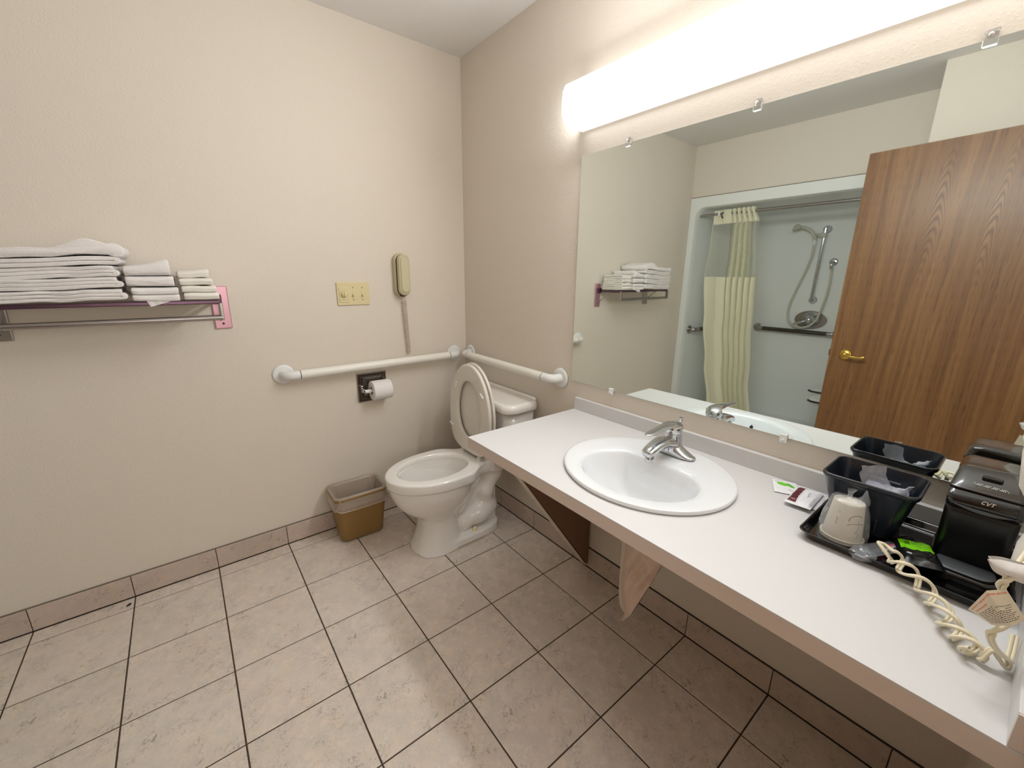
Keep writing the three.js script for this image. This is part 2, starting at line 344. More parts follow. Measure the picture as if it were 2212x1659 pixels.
// ================================================================= mirror
{
  const t = thing('mirror', 'wide frameless wall mirror over the vanity counter', 'mirror', [0, 0, 0]);
  mesh('glass', boxc(-.0085, .892, .91, -.0035, 1.812, 2.262), M.mirror, t);
  mesh('backing', boxc(-.0035, .892, .91, -.0004, 1.812, 2.262), M.mirrorEdge, t);
  for (const z of [1.134, 1.566, 2.0]) mesh('clip', merge(boxc(-.0145, 1.799, z - .011, -.009, 1.828, z + .011, .0025), boxc(-.0085, 1.8125, z - .008, -.0008, 1.828, z + .008, .002), lathe([[0, .003], [.004, .003], [.0045, 0]], 12).rotateZ(Math.PI / 2).translate(-.0145, 1.818, z)), M.clear, t);
  for (const z of [1.136, 1.775]) mesh('clip', merge(boxc(-.0155, .876, z - .01, -.009, .902, z + .01, .002), boxc(-.0085, .876, z - .008, -.0008, .8915, z + .008, .002), lathe([[0, .003], [.004, .003], [.0045, 0]], 12).rotateZ(Math.PI / 2).translate(-.0155, .885, z)), M.white, t);
}
// ================================================================= counter, splashes, brackets
const CY = .766;
{
  const t = thing('vanity_counter', 'long white laminate vanity counter with tan front edge', 'counter', [0, 0, 0]);
  const sh = shape([[.943, -.0005], [FZ - .001, -.0005], [FZ - .001, .604], [.943, .588]]);       // (z, -x)
  const hole = new THREE.Path(); hole.absellipse(1.512, .305, .236, .21, 0, Math.PI * 2); sh.holes.push(hole);
  const top = xf(extrude(sh, .003, 0, 1, 64), new THREE.Matrix4().set(0, -1, 0, 0, 0, 0, 1, CY - .003, 1, 0, 0, 0, 0, 0, 0, 1));
  const core = xf(extrude(sh, .037, 0, 1, 64), new THREE.Matrix4().set(0, -1, 0, 0, 0, 0, 1, CY - .0402, 1, 0, 0, 0, 0, 0, 0, 1));
  mesh('top', uvm(top), M.laminate, t); mesh('front_edge', uvm(core), M.laminateEdge, t);
  mesh('backsplash', uvm(boxc(-.019, CY, .943, -.0005, CY + .054, FZ - .0215, .0015)), M.laminate, t);
  mesh('side_splash', uvm(boxc(-.6, CY, FZ - .021, -.0005, CY + .054, FZ - .001, .0015)), M.laminate, t);
  mesh('side_splash_end', boxc(-.603, CY + .0005, FZ - .0205, -.6, CY + .053, FZ - .0012), M.laminateEdge, t);  // edge band, tan tone includes the shade of facing away from the lamp
}
{
  const t = thing('counter_bracket', 'triangular brown wood bracket holding up the counter', 'bracket', [0, 0, 0]);
  const tri = shape([[.011, .722], [.5, .722], [.5, .70], [.0185, .022], [.011, .022]]);
  const g = xf(extrude(tri, .036, 0), new THREE.Matrix4().set(-1, 0, 0, 0, 0, 1, 0, 0, 0, 0, 1, 1.036, 0, 0, 0, 1)); const fl = g;
  mesh('panel', fl, M.bracket, t);
  const a = V(-.503, .699, 0), b = V(-.0215, .018, 0), n = V(-.817, -.577, 0).multiplyScalar(.003);
  mesh('edge_band', loft([[V(a.x, a.y, 1.0355), V(a.x, a.y, 1.0725), V(a.x + n.x, a.y + n.y, 1.0725), V(a.x + n.x, a.y + n.y, 1.0355)], [V(b.x, b.y, 1.0355), V(b.x, b.y, 1.0725), V(b.x + n.x, b.y + n.y, 1.0725), V(b.x + n.x, b.y + n.y, 1.0355)]], { cap0: true, cap1: true }).toNonIndexed(), M.bracketEdge, t);
  t.children[1].geometry.computeVertexNormals();
}
{
  // padded vinyl shield over the pipes under the sink
  const t = thing('pipe_cover', 'tan padded vinyl pipe cover hanging under the sink', 'pipe cover', [-.30, 0, 0]);
  const out = [[1.462, .60], [1.462, .5], [1.463, .34], [1.467, .272], [1.477, .24], [1.494, .226], [1.514, .232], [1.543, .28], [1.576, .37], [1.604, .45], [1.635, .54], [1.655, .60]];
  const N = 30;
  const leftAt = y => { for (let i = 0; i < 5; i++) if (y <= out[i][1] && y >= out[i + 1][1]) return out[i][0] + (out[i + 1][0] - out[i][0]) * (out[i][1] - y) / (out[i][1] - out[i + 1][1]); return 1.494; };
  const rightAt = y => { for (let i = 5; i < 11; i++) if (y >= out[i][1] && y <= out[i + 1][1]) return out[i][0] + (out[i + 1][0] - out[i][0]) * (y - out[i][1]) / (out[i + 1][1] - out[i][1]); return 1.65; };
  const surf = (side) => { const R = []; for (let i = 0; i <= 48; i++) { const y = .2275 + (.60 - .2275) * Math.pow(i / 48, 1.3), l = leftAt(y), r = rightAt(y), ring = []; for (let j = 0; j <= N; j++) { const s = j / N, z = l + (r - l) * s; const wr = (.009 * Math.sin(z * 150 - y * 70) + .006 * Math.sin(z * 70 + y * 110)) * Math.exp(-(((y - .45) / .07) ** 2) - (((s - .7) / .35) ** 2)); ring.push(V(-side * (.004 + (side > 0 ? .042 : .012) * Math.pow(Math.sin(Math.PI * s), .8) * Math.min(1, (y - .22) * 7)) + (side > 0 ? wr : 0) - .05 * s * s, y, z)); } R.push(ring); } return R; };
  mesh('shield', mergeGeometries([flip(loft(surf(1), { close: false })), loft(surf(-1), { close: false })]), M.vinylTan, t);
  mesh('piping', tube(out.slice(0, 6).map(([z, y]) => [-.006, y, z + .001]), .006, false, 60, 8), M.vinylTrim, t);
  mesh('inner_piping', tube(out.slice(0, 5).map(([z, y]) => [-.016, y + .008, z + .012]), .0035, false, 60, 8), M.vinylTrim, t);
  mesh('strap', boxc(-.008, .585, 1.457, .008, .612, 1.50, .003), M.vinylTrim, t);
}
// ================================================================= sink and tap
{
  const t = thing('sink', 'oval white porcelain drop-in sink in the counter', 'sink', [-.305, CY, 1.512]);
  const ov = (y, ax, az, cx = 0, cz = 0) => [...Array(72)].map((_, i) => { const a = i / 72 * Math.PI * 2; return V(cx + ax * Math.cos(a), y, cz + az * Math.sin(a)); });
  // rings from the outer lip over the rim, down the bowl and back underneath
  const bowlRing = (y, ax, az, cx) => [...Array(72)].map((_, i) => { const a = i / 72 * Math.PI * 2, c = Math.cos(a); let x = cx + ax * c; const lim = cx + ax * .74; if (x > lim) x = lim + (x - lim) * .25; return V(x, y, az * Math.sin(a)); });
  const rings = [ov(.0006, .222, .246), ov(.0006, .232, .256), ov(.0065, .2345, .2585), ov(.0115, .2342, .2582), ov(.0138, .2325, .2565), ov(.0148, .229, .253), ov(.0146, .21, .234, -.003), bowlRing(.0125, .168, .2, -.026), bowlRing(.0105, .154, .187, -.036), bowlRing(.006, .147, .181, -.039), bowlRing(.0, .142, .177, -.04), bowlRing(-.02, .133, .168, -.041), bowlRing(-.06, .118, .15, -.042), bowlRing(-.1, .095, .12, -.042), bowlRing(-.125, .06, .075, -.042), bowlRing(-.133, .022, .022, -.042)];
  mesh('basin', flip(loft(rings, { cap1: false })), M.porcelain, t);
  const und = [ov(.0006, .222, .246), ov(-.005, .2, .225), ov(-.04, .17, .2, -.03), ov(-.1, .13, .15, -.042), ov(-.145, .07, .08, -.042), ov(-.15, .02, .02, -.042)];
  mesh('underside', loft(und), M.porcelain, t);
  mesh('drain', lathe([[0, -.134], [.016, -.134], [.021, -.131], [.024, -.1315], [.024, -.16], [0, -.16]]).translate(-.042, 0, 0), M.chrome, t);
  mesh('overflow', lathe([[0, 0], [.008, 0], [.009, -.001]], 16).rotateZ(-1.2).translate(-.172, -.025, 0), M.dark, t);
}
{
  const t = thing('faucet', 'chrome single-lever faucet on the back rim of the sink', 'faucet', [-.142, CY + .0175, 1.502]);
  // base plate: low mound, 16 cm long
  const br = (y, a, b, p = 2.6) => [...Array(48)].map((_, i) => { const q = i / 48 * Math.PI * 2, c = Math.cos(q), s = Math.sin(q); return V(a * Math.sign(c) * Math.pow(Math.abs(c), 2 / p), y, b * Math.sign(s) * Math.pow(Math.abs(s), 2 / p)); });
  const hump = [];
  for (let i = 0; i <= 40; i++) { const z = -.081 + .162 * i / 40, k = Math.abs(z) / .081, w = .026 * Math.sqrt(Math.max(.0004, 1 - Math.pow(k, 4))) + .0005, hgt = .005 + .016 * Math.exp(-((z / .058) ** 4) * .6) * Math.sqrt(Math.max(0, 1 - k ** 3)) + .026 * Math.exp(-((z / .03) ** 2)); const r = []; for (let j = 0; j <= 16; j++) { const a = Math.PI * j / 16; r.push(V(w * Math.cos(a), hgt * Math.pow(Math.sin(a), .55), z)); } hump.push(r); }
  mesh('base_plate', merge(loft(hump, { close: false }), loft([br(0, .027, .082), br(.004, .027, .082), br(.006, .024, .079)], { cap0: true })), M.chrome, t);
  mesh('body', lathe([[.033, .012], [.0305, .03], [.028, .05], [.0262, .066], [.0265, .0665], [.0265, .071], [.0255, .0715]], 40), M.chrome, t);
  // spout: broad arched bar leaning over the bowl
  const sp = [[.01, .026, .03, .022], [-.03, .042, .0285, .02], [-.068, .05, .0255, .016], [-.1, .047, .023, .0135], [-.128, .038, .021, .0125], [-.143, .032, .0185, .0115], [-.148, .03, .012, .008]].map(([x, y, hw, hh]) => [...Array(32)].map((_, i) => { const a = i / 32 * Math.PI * 2, c = Math.cos(a), s = Math.sin(a); return V(x - .25 * s * hh, y + hh * Math.sign(s) * Math.pow(Math.abs(s), .7), hw * Math.sign(c) * Math.pow(Math.abs(c), .7)); }));
  mesh('spout', loft(sp, { cap0: true, cap1: true }), M.chrome, t);
  mesh('aerator', lathe([[0, .002], [.0125, .002], [.0135, .004], [.0135, .026], [0, .026]], 28).translate(-.127, 0, 0), M.chrome, t);
  mesh('cartridge', lathe([[.0258, .0715], [.0268, .074], [.0268, .088], [.0245, .096], [.016, .101], [0, .103]], 40), M.chrome, t);
  const lv = [[.027, .083, .018, .007], [.012, .096, .0255, .0095], [-.02, .102, .0235, .0085], [-.06, .1015, .0185, .0065], [-.1, .099, .0165, .0052], [-.135, .0965, .0148, .0048], [-.15, .0965, .0105, .0038], [-.156, .0965, .004, .0015]].map(([x, y, hw, hh]) => [...Array(24)].map((_, i) => { const a = i / 24 * Math.PI * 2; return V(x, y + hh * Math.sin(a), hw * Math.cos(a)); }));
  mesh('lever', loft(lv, { cap0: true, cap1: true }), M.chrome, t);
  mesh('lift_rod', merge(rod([.037, .006, 0], [.037, .1, 0], .0025), rod([.037, .098, 0], [.037, .114, 0], .006)), M.chrome, t);
}
// ================================================================= toilet (faces -x, away from the mirror wall)
{
  const t = thing('toilet', 'off-white toilet with seat and lid raised, in the corner', 'toilet', [0, 0, .455]);
  const RY = .43;
  // body as one smooth solid; u = distance from the wall
  const N = 104, S = .40, cu = .40, cyy = .24;
  const mc = new MarchingCubes(N, M.toilet, false, false, 400000); mc.isolation = 0;
  const smin = (a, b, k) => { const h = Math.max(k - Math.abs(a - b), 0) / k; return Math.min(a, b) - h * h * k * .25; };
  const cap = (u, y, w, a, b, ra, rb, sw = 1) => { const bu = b[0] - a[0], by = b[1] - a[1], tt = Math.max(0, Math.min(1, ((u - a[0]) * bu + (y - a[1]) * by) / (bu * bu + by * by))); const r = ra + (rb - ra) * tt; const du = u - a[0] - bu * tt, dy = y - a[1] - by * tt; return Math.sqrt(du * du + dy * dy + w * w * sw) - r; };
  const field = (u, y, w) => {
    // bowl: egg narrowing downwards
    const k = Math.max(0, (.40 - y) / .235), f = Math.sqrt(Math.max(1e-3, 1 - Math.min(1, k) ** 2.2));
    const au = (u > .47 ? .245 : .2) * f + .002, aw = .178 * f + .002, uc = .47 - .0 * k;
    let bowl = (Math.sqrt(((u - uc) / au) ** 2 + (w / aw) ** 2) - 1) * Math.min(au, aw) * .9; if (k > 1) bowl = Math.max(bowl, .165 - y + .02); bowl = Math.max(bowl, y - .405);
    // front column
    const q = Math.max(0, Math.min(1, y / .22)), cuU = .475 + .008 * (1 - q), ca = .105 - .012 * Math.sin(Math.PI * q) + .03 * (1 - q) ** 3, cb = .098 + .028 * (1 - q) ** 2;
    const col = Math.max((Math.pow(Math.pow(Math.abs((u - cuU) / ca), 2.5) + Math.pow(Math.abs(w / cb), 2.5), .4) - 1) * .09, y - .3);
    // foot and rear web
    const foot = Math.max((Math.pow(Math.pow(Math.abs((u - .335) / .205), 3) + Math.pow(Math.abs(w / .122), 3), 1 / 3) - 1) * .11, y - .044);
    const web = Math.max(Math.abs(w) - .05, Math.max(Math.abs(u - .27) - .13, Math.abs(y - .2) - .2)) ;
    // trapway showing on the flanks
    let trap = cap(u, y, w, [.345, .085], [.25, .115], .062, .07, .55);
    trap = smin(trap, cap(u, y, w, [.25, .115], [.185, .125], .07, .062, .5), .03);
    trap = smin(trap, cap(u, y, w, [.2, .14], [.215, .235], .05, .055, .42), .03);
    trap = smin(trap, cap(u, y, w, [.215, .235], [.17, .33], .055, .062, .42), .04);
    trap = smin(trap, cap(u, y, w, [.17, .33], [.15, .4], .065, .075, .42), .04);
    const ridge = cap(u, y, w, [.37, .17], [.27, .33], .03, .035, .16);
    let d = smin(bowl, col, .035); d = Math.min(d, smin(foot, col, .01)); d = Math.min(d, web); d = smin(d, trap, .008); d = smin(d, ridge, .012);
    // deck under the tank
    const deck = Math.max(Math.abs(u - .2) - .13 + .03, Math.max(Math.abs(y - .395) - .022, Math.abs(w) - .105 - .05 * Math.max(0, .24 - u)));
    d = smin(d, deck - .008, .03);
    // the hollow of the bowl
    const hk = Math.max(0, (.45 - y) / .24), hf = Math.sqrt(Math.max(1e-3, 1 - Math.min(1, hk) ** 2));
    const hol = hk >= 1 ? 1 : (Math.sqrt(((u - .475) / (.19 * hf)) ** 2 + (w / (.138 * hf)) ** 2) - 1) * .13 * hf;
    d = Math.max(d, -hol); d = Math.max(d, -y); d = Math.max(d, y - .415);
    return d;
  };
  for (let k = 0; k < N; k++) for (let j = 0; j < N; j++) for (let i = 0; i < N; i++) {
    const u = cu + ((i - N / 2) / (N / 2)) * S, y = cyy + ((j - N / 2) / (N / 2)) * S, w = ((k - N / 2) / (N / 2)) * S;
    mc.field[k * N * N + j * N + i] = (y < -.03 || y > .46 || Math.abs(w) > .26) ? -1 : -field(u, y, w);
  }
  mc.update();
  let bg = new THREE.BufferGeometry();
  { const c = mc.count, src = mc.positionArray, pos = new Float32Array(c * 3); for (let i = 0; i < c; i++) { pos[3 * i] = -(cu + src[3 * i] * S); pos[3 * i + 1] = cyy + src[3 * i + 1] * S; pos[3 * i + 2] = src[3 * i + 2] * S; }
    const tri = new Float32Array(pos.length); for (let i = 0; i < c; i += 3) for (const [o, q] of [[0, 0], [1, 2], [2, 1]]) for (let a = 0; a < 3; a++) tri[3 * (i + o) + a] = pos[3 * (i + q) + a];
    bg.setAttribute('position', new THREE.BufferAttribute(tri, 3)); bg = mergeVertices(bg, 2e-4); bg.computeVertexNormals(); }
  mesh('bowl', bg, M.toilet, t);
  // rim: band with rounded edges, outline egg + neck to the tank deck
  const rim = (y, e, inn) => [...Array(96)].map((_, i) => {
    const a = i / 96 * Math.PI * 2, c = Math.cos(a), s = Math.sin(a); let u, w;
    if (inn) { u = .485 + (c > 0 ? .178 : .175) * c * (1 - e) ; w = .128 * Math.sign(s) * Math.pow(Math.abs(s), .92) * (1 - e); }
    else { u = c > 0 ? .46 + (.268 + e) * c : .46 + (.205 + e) * c; w = (.188 + e) * s; if (c < 0) { const nk = .118 + e + .012 * Math.cos((u - .2) * 9); const f = fade(Math.min(1, Math.max(0, (.42 - u) / .12))); w = Math.sign(s) * (Math.abs(w) * (1 - f) + Math.min(nk, .118 + e) * Math.min(1, Math.abs(s) * 3.2) * f); u = .46 - (.255 + e) * Math.pow(-c, .72); } }
    return V(-u, y, w);
  });
  mesh('rim', loft([rim(RY - .1, .02, 1), rim(RY - .03, -.03, 1), rim(RY - .022, 0, 1), rim(RY - .006, -.02, 1), rim(RY - .001, -.06, 1), rim(RY, -.085, 1), rim(RY, -.012), rim(RY - .004, -.003), rim(RY - .012, 0), rim(RY - .045, -.001), rim(RY - .054, -.006), rim(RY - .057, -.016)]), M.toilet, t);
  mesh('water', (() => { const g = new THREE.CircleGeometry(1, 40); g.rotateX(-Math.PI / 2); g.scale(.095, 1, .075); return g.translate(-.475, .245, 0); })(), phy({ color: C(216, 216, 204), roughness: .04, clearcoat: 1 }), t);
  // tank and its lid
  const tk = (y, x0, x1, hw, r) => rrect((x1 - x0) / 2, hw, r, y, -(x0 + x1) / 2, .005, 8);
  mesh('tank', flip(loft([tk(.405, .05, .15, .15, .04), tk(.418, .03, .185, .2, .05), tk(.45, .022, .195, .215, .05), tk(.60, .018, .202, .232, .05), tk(.703, .016, .206, .238, .05)], { cap0: true, cap1: true })), M.toilet, t);
  mesh('tank_lid', flip(loft([tk(.703, .012, .218, .25, .055), tk(.708, .008, .224, .256, .06), tk(.728, .008, .224, .256, .06), tk(.741, .011, .218, .25, .056), tk(.746, .017, .21, .242, .05), tk(.748, .024, .2, .232, .045)], { cap0: true, cap1: true })), M.toilet, t);
  mesh('lid_lip', uvm(boxc(-.034, .732, -.215, -.0105, .7565, .225, .0115)), M.toilet, t);
  mesh('flush_lever', merge(lathe([[0, .012], [.01, .012], [.013, .004], [.013, 0]], 20).rotateZ(Math.PI / 2).translate(-.208, .655, -.17), tube([[-.217, .655, -.17], [-.222, .655, -.13], [-.22, .648, -.085]], .006)), M.chrome, t);
  // seat and lid, raised against the tank
  const egg = (len, hw, inset = 0) => { const s = new THREE.Shape(); const n = 72; for (let i = 0; i <= n; i++) { const a = i / n * Math.PI * 2, c = Math.cos(a), q = Math.sin(a); const py = c > 0 ? len * .42 + (len * .58 - inset) * c : len * .42 + (len * .42 - inset) * Math.sign(c) * Math.pow(Math.abs(c), .6); const pxx = (hw - inset) * Math.sign(q) * Math.pow(Math.abs(q), c < 0 ? .62 : 1); i ? s.lineTo(pxx, py) : s.moveTo(pxx, py); } return s; };
  const up = new THREE.Matrix4().makeRotationY(-Math.PI / 2);
  const lean = g => g.applyMatrix4(up).rotateZ(-.012).translate(-.262, RY + .018, 0);
  const seatSh = egg(.47, .187); const hole = new THREE.Path(); { const n = 64; for (let i = 0; i <= n; i++) { const a = -i / n * Math.PI * 2, c = Math.cos(a), q = Math.sin(a); const py = .222 + (c > 0 ? .16 : .145) * c, pxx = .108 * Math.sign(q) * Math.pow(Math.abs(q), .9); i ? hole.lineTo(pxx, py) : hole.moveTo(pxx, py); } } seatSh.holes.push(hole);
  const seat = mesh('seat', toCreasedNormals(lean(extrude(seatSh, .018, .006, 3, 48)), .6), M.seat, t);
  for (const [bx, by, rz] of [[-.115, .345, -.3], [.125, .335, .9], [-.165, .115, 1.3], [.165, .115, -1.3]]) mesh('bumper', lean(new THREE.CapsuleGeometry(.0055, .028, 4, 10).rotateZ(rz).translate(bx, by, .02)), M.white, seat);
  mesh('lid', toCreasedNormals(lean(extrude(egg(.475, .19), .014, .005, 3).translate(0, 0, -.021)), .6), M.seat, t);
  for (const s of [-1, 1]) mesh('hinge', merge(boxc(-.275, RY - .003, s * .078 - .017, -.228, RY + .012, s * .078 + .017, .005), boxc(-.27, RY + .008, s * .078 - .012, -.242, RY + .034, s * .078 + .012, .004)), M.seat, t);
  mesh('bolt_cap', lathe([[0, .024], [.006, .023], [.01, .012], [.0125, 0]], 20).translate(-.31, .044, .094), M.boltCap, t);
  mesh('floor_seal', (() => { const r = (k, y) => [...Array(64)].map((_, i) => { const a = i / 64 * Math.PI * 2, c = Math.cos(a), s = Math.sin(a); return V(-(.37 + .24 * k * Math.sign(c) * Math.pow(Math.abs(c), .667)), y, .126 * k * Math.sign(s) * Math.pow(Math.abs(s), .667)); }); return flip(loft([r(1.0, .005), r(1.02, .003), r(1.035, .0006)])); })(), M.trim, t);
}
// ================================================================= wastebasket with liner
{
  const t = thing('wastebasket', 'gold-brown plastic wastebasket with clear liner beside the toilet', 'wastebasket', [-.768, 0, .118], -.03);
  const r = (y, k, e = 0) => rrect(.109 + .023 * k + e, .07 + .024 * k + e, .032, y);
  const body = loft([r(.004, 0, -.006), r(.012, .02), ...[1, 2, 3, 4, 5].map(i => r(.012 + .238 * i / 5, i / 5)), r(.25, 1.02, .003), r(.258, 1.02, .0045), r(.264, 1.02, .002), r(.262, 1, -.003), r(.2, .8, -.004), r(.014, .05, -.004)], { cap0: true, cap1: true });
  mesh('bin', flip(body), M.bronze, t);
  seed = 5;
  const wob = (ring, amp, ph) => ring.map((p, i) => { const a = i / ring.length * Math.PI * 2; const w = 1 + amp * (Math.sin(a * 7 + ph) * .5 + Math.sin(a * 13 + ph * 2) * .3 + Math.sin(a * 23 + ph * 3) * .2); return V(p.x * w, p.y, p.z * w); });
  const hem = (y, e, amp, dy, ph) => wob(rrect(.132 + e, .094 + e, .034, y, 0, 0, 14), amp, ph).map((p, i, A) => V(p.x, p.y + dy * Math.sin(i / A.length * Math.PI * 2 * 3 + ph), p.z));
  const inn = (y, e, amp, ph) => wob(rrect(.124 + e, .086 + e, .03, y, 0, 0, 14), amp, ph);
  mesh('liner', loft([hem(.196, .001, .016, .006, .3), hem(.204, .006, .03, .005, 2.9), hem(.214, .004, .02, .004, .9), hem(.226, .004, .03, .002, 4.9), hem(.24, .003, .022, .001, 1.4), hem(.262, .004, .008, 0, 2), inn(.27, .002, .01, 2.2), inn(.26, -.006, .03, 2.6), inn(.215, -.014, .06, 3.1), inn(.16, -.03, .09, 3.4), inn(.11, -.06, .1, 4)]), M.filmTan, t);
  mesh('liner_hem', tube(hem(.197, .0025, .012, .006, .3).filter((_, i) => i % 2 === 0), .0022, true, 200, 6), M.filmTan, t);
}
// ================================================================= grab bars
function grabBar(label, a, b, out, mats, R = .0205, flangeR = .047, group) {
  // a, b: flange centres on the wall; out: unit vector off the wall
  const t = thing('grab_bar', label, 'grab bar', a, 0, group), A = V(0, 0, 0), B = V(b[0] - a[0], b[1] - a[1], b[2] - a[2]), O = V(...out), D = B.clone().normalize(), off = .058;
  const q = new THREE.Quaternion().setFromUnitVectors(V(0, 1, 0), O);
  const elbow = (E, dir) => { const pts = []; for (let i = 0; i <= 8; i++) { const a2 = i / 8 * Math.PI / 2, rr = .036; pts.push(E.clone().addScaledVector(O, off - rr + rr * Math.sin(a2)).addScaledVector(dir, rr - rr * Math.cos(a2))); } return [E.clone().addScaledVector(O, .002), ...pts, E.clone().addScaledVector(O, off).addScaledVector(dir, .06)]; };
  const mk = (n, g, m) => mesh(n, g, m, t);
  for (const [E, dir] of [[A, D], [B, D.clone().negate()]]) {
    mk('flange', lathe([[0, .009], [flangeR * .62, .009], [flangeR * .7, .0105], [flangeR * .9, .009], [flangeR, .005], [flangeR, .0004], [0, .0004]], 40).applyQuaternion(q).translate(E.x, E.y, E.z), mats[1]);
    mk('elbow', tube(elbow(E, dir), R * 1.02, false, 60, 20), mats[1]);
    const s = E.clone().addScaledVector(O, off).addScaledVector(dir, .06), e = s.clone().addScaledVector(dir, .0035);
    mk('seam', rod(s.toArray(), e.toArray(), R * .99, 24), mats[2]);
  }
  const s = A.clone().addScaledVector(O, off).addScaledVector(D, .0635), e = B.clone().addScaledVector(O, off).addScaledVector(D, -.0635);
  mk('bar', rod(s.toArray(), e.toArray(), R * 1.03, 24), mats[0]);
}
grabBar('long white grab bar on the wall above the toilet paper', [-1.019, .886, .0005], [-.091, .892, .0005], [0, 0, 1], [M.whiteVinyl, M.white, M.darkSteel]);
grabBar('shorter white grab bar on the wall above the toilet tank', [-.0005, .893, .062], [-.0005, .886, .835], [-1, 0, 0], [M.whiteVinyl, M.white, M.darkSteel]);
// ================================================================= toilet paper holder and roll
{
  const t = thing('toilet_paper_holder', 'recessed dark chrome toilet paper holder under the grab bar', 'holder', [-.603, .762, 0]);
  const fr = shape([[-.078, -.078], [.078, -.078], [.078, .078], [-.078, .078]]); fr.holes.push(new THREE.Path([[-.058, -.058], [-.058, .058], [.058, .058], [.058, -.058]].map(p => new THREE.Vector2(...p))));
  mesh('frame', extrude(fr, .011, .004, 3).translate(0, 0, .0005), M.holder, t);
  mesh('recess', merge(boxc(-.058, -.058, .0008, .058, .058, .0025), boxc(-.052, -.052, .0025, -.048, .052, .008, .0015), boxc(.048, -.052, .0025, .052, .052, .008, .0015), boxc(-.052, .048, .0025, .052, .052, .008, .0015)), M.holder, t);
  for (const s of [-1, 1]) mesh('arm', merge(boxc(s * .062 - .006, -.022, .004, s * .062 + .006, .016, .03, .003), boxc(s * .062 - .0045, -.018, .02, s * .062 + .0045, .004, .064, .003)), M.chrome, t);
  mesh('spindle', rod([-.058, -.011, .054], [.058, -.011, .054], .0095, 20), M.white, t);
}
{
  const t = thing('toilet_paper_roll', 'white toilet paper roll on the recessed holder', 'paper roll', [-.575, .751, .054]);
  const g = lathe([[.02, -.05], [.0495, -.05], [.0515, -.048], [.0515, .048], [.0495, .05], [.02, .05]], 56).rotateZ(Math.PI / 2);
  mesh('paper', g, M.paper, t); mesh('core', lathe([[.0195, -.0498], [.0205, -.0498], [.0205, .0498], [.0195, .0498], [.0195, -.0498]], 36).rotateZ(Math.PI / 2), M.card, t);
  mesh('loose_sheet', (() => { const r = [0, 1].map(s => [...Array(16)].map((_, i) => { const a = -.2 - i / 15 * 1.2; return V(s ? .0495 : -.0495, Math.sin(a) * .0522, Math.cos(a) * .0522); })); return loft(r, { close: false }); })(), M.paper, t);
}
// ================================================================= light switches with timer
{
  const t = thing('switch_plate', 'ivory switch plate with timer knob and two toggles', 'switch', [-.66, 1.254, 0]);
  mesh('plate', boxc(-.0805, -.0565, .0003, .0805, .0565, .0075, .0035), M.ivory, t);
  const tim = mesh('timer', boxc(-.07, -.042, .0068, -.026, .03, .0092, .001), M.ivory, t);
  mesh('timer_outline', merge(boxc(-.0705, -.0425, .0069, -.069, .0305, .0088), boxc(-.0705, -.0425, .0069, -.026, -.041, .0088), boxc(-.07, -.03, .009, -.028, -.029, .0094)), M.ivoryDark, tim);
  mesh('knob', merge(lathe([[0, .014], [.006, .014], [.0135, .011], [.0155, .002], [.0155, 0]], 28).rotateX(Math.PI / 2).translate(-.047, -.002, .009), boxc(-.0498, -.015, .02, -.0442, .011, .027, .002)), M.ivory, t);
  mesh('dial_marks', merge([...Array(11)].map((_, i) => { const a = -.6 + i / 10 * 4.3; return boxc(-.0006, .0168, 0, .0006, .0205, .0004).rotateZ(-a + 1.6).translate(-.047, -.002, .0092); })), M.ivoryDark, t);
  for (const x of [-.002, .044]) {
    mesh('toggle', merge(boxc(x - .0055, -.0125, .007, x + .0055, .0125, .009, .001), boxc(x - .0036, -.0015, 0, x + .0036, .006, .0185, .0015).rotateX(.5).translate(0, -.004, .003)), M.ivory, t);
    mesh('slot', boxc(x - .0042, -.0105, .0088, x + .0042, -.002, .0093), M.ivoryDark, t);
    for (const y of [-.03, .03]) mesh('screw', lathe([[0, .0022], [.0026, .0018], [.0032, 0]], 14).rotateX(Math.PI / 2).translate(x, y, .0072), M.ivoryDark, t);
  }
}
// ================================================================= wall telephone
{
  const t = thing('wall_phone', 'beige oval wall telephone with coiled cord', 'telephone', [-.408, 1.345, 0]);
  const pill = (w, h) => { const s = new THREE.Shape(), k = w; s.absarc(0, h - k, k, 0, Math.PI, false); s.absarc(0, -h + k, k, Math.PI, Math.PI * 2, false); s.closePath(); return s; };
  mesh('base', extrude(pill(.0385, .113), .03, .007, 3).translate(0, 0, .0005), M.phone, t);
  mesh('cradle_gap', extrude(pill(.032, .1055), .004, 0).translate(.002, 0, .029), M.dark, t);
  const hs = extrude(pill(.0318, .105), .03, .01, 4); mesh('handset', hs.translate(.002, .001, .0325), M.phone, t);
  mesh('handset_panel', extrude(pill(.0215, .09), .006, .0025, 2).translate(.004, .003, .061), M.phoneLight, t);
  mesh('red_window', (() => { const s = new THREE.Shape(); s.absarc(0, 0, .0352, -2.25, -.75, false); s.absarc(0, 0, .026, -.75, -2.25, true); return extrude(s, .006, 0).translate(.002, -.0755, .0262); })(), M.red, t);
  // coiled cord: down one side and back up the other
  const coil = (x0, y0, x1, y1, turns, z, r) => [...Array(turns * 8 + 1)].map((_, i) => { const s = i / (turns * 8), a = i / 8 * Math.PI * 2; return V(x0 + (x1 - x0) * s + r * Math.cos(a), y0 + (y1 - y0) * s + .0015 * Math.sin(a), z + r * Math.sin(a)); });
  const dn = coil(.0035, -.135, .019, -.422, 34, .0135, .0064), upw = coil(.0285, -.418, .0165, -.135, 34, .016, .0056);
  mesh('cord', new THREE.TubeGeometry(new THREE.CatmullRomCurve3([V(-.004, -.108, .012), V(0, -.125, .0125), ...dn, V(.024, -.428, .014), ...upw, V(.012, -.12, .02), V(.009, -.105, .035)]), 1200, .0015, 5), M.cordPink, t);
}
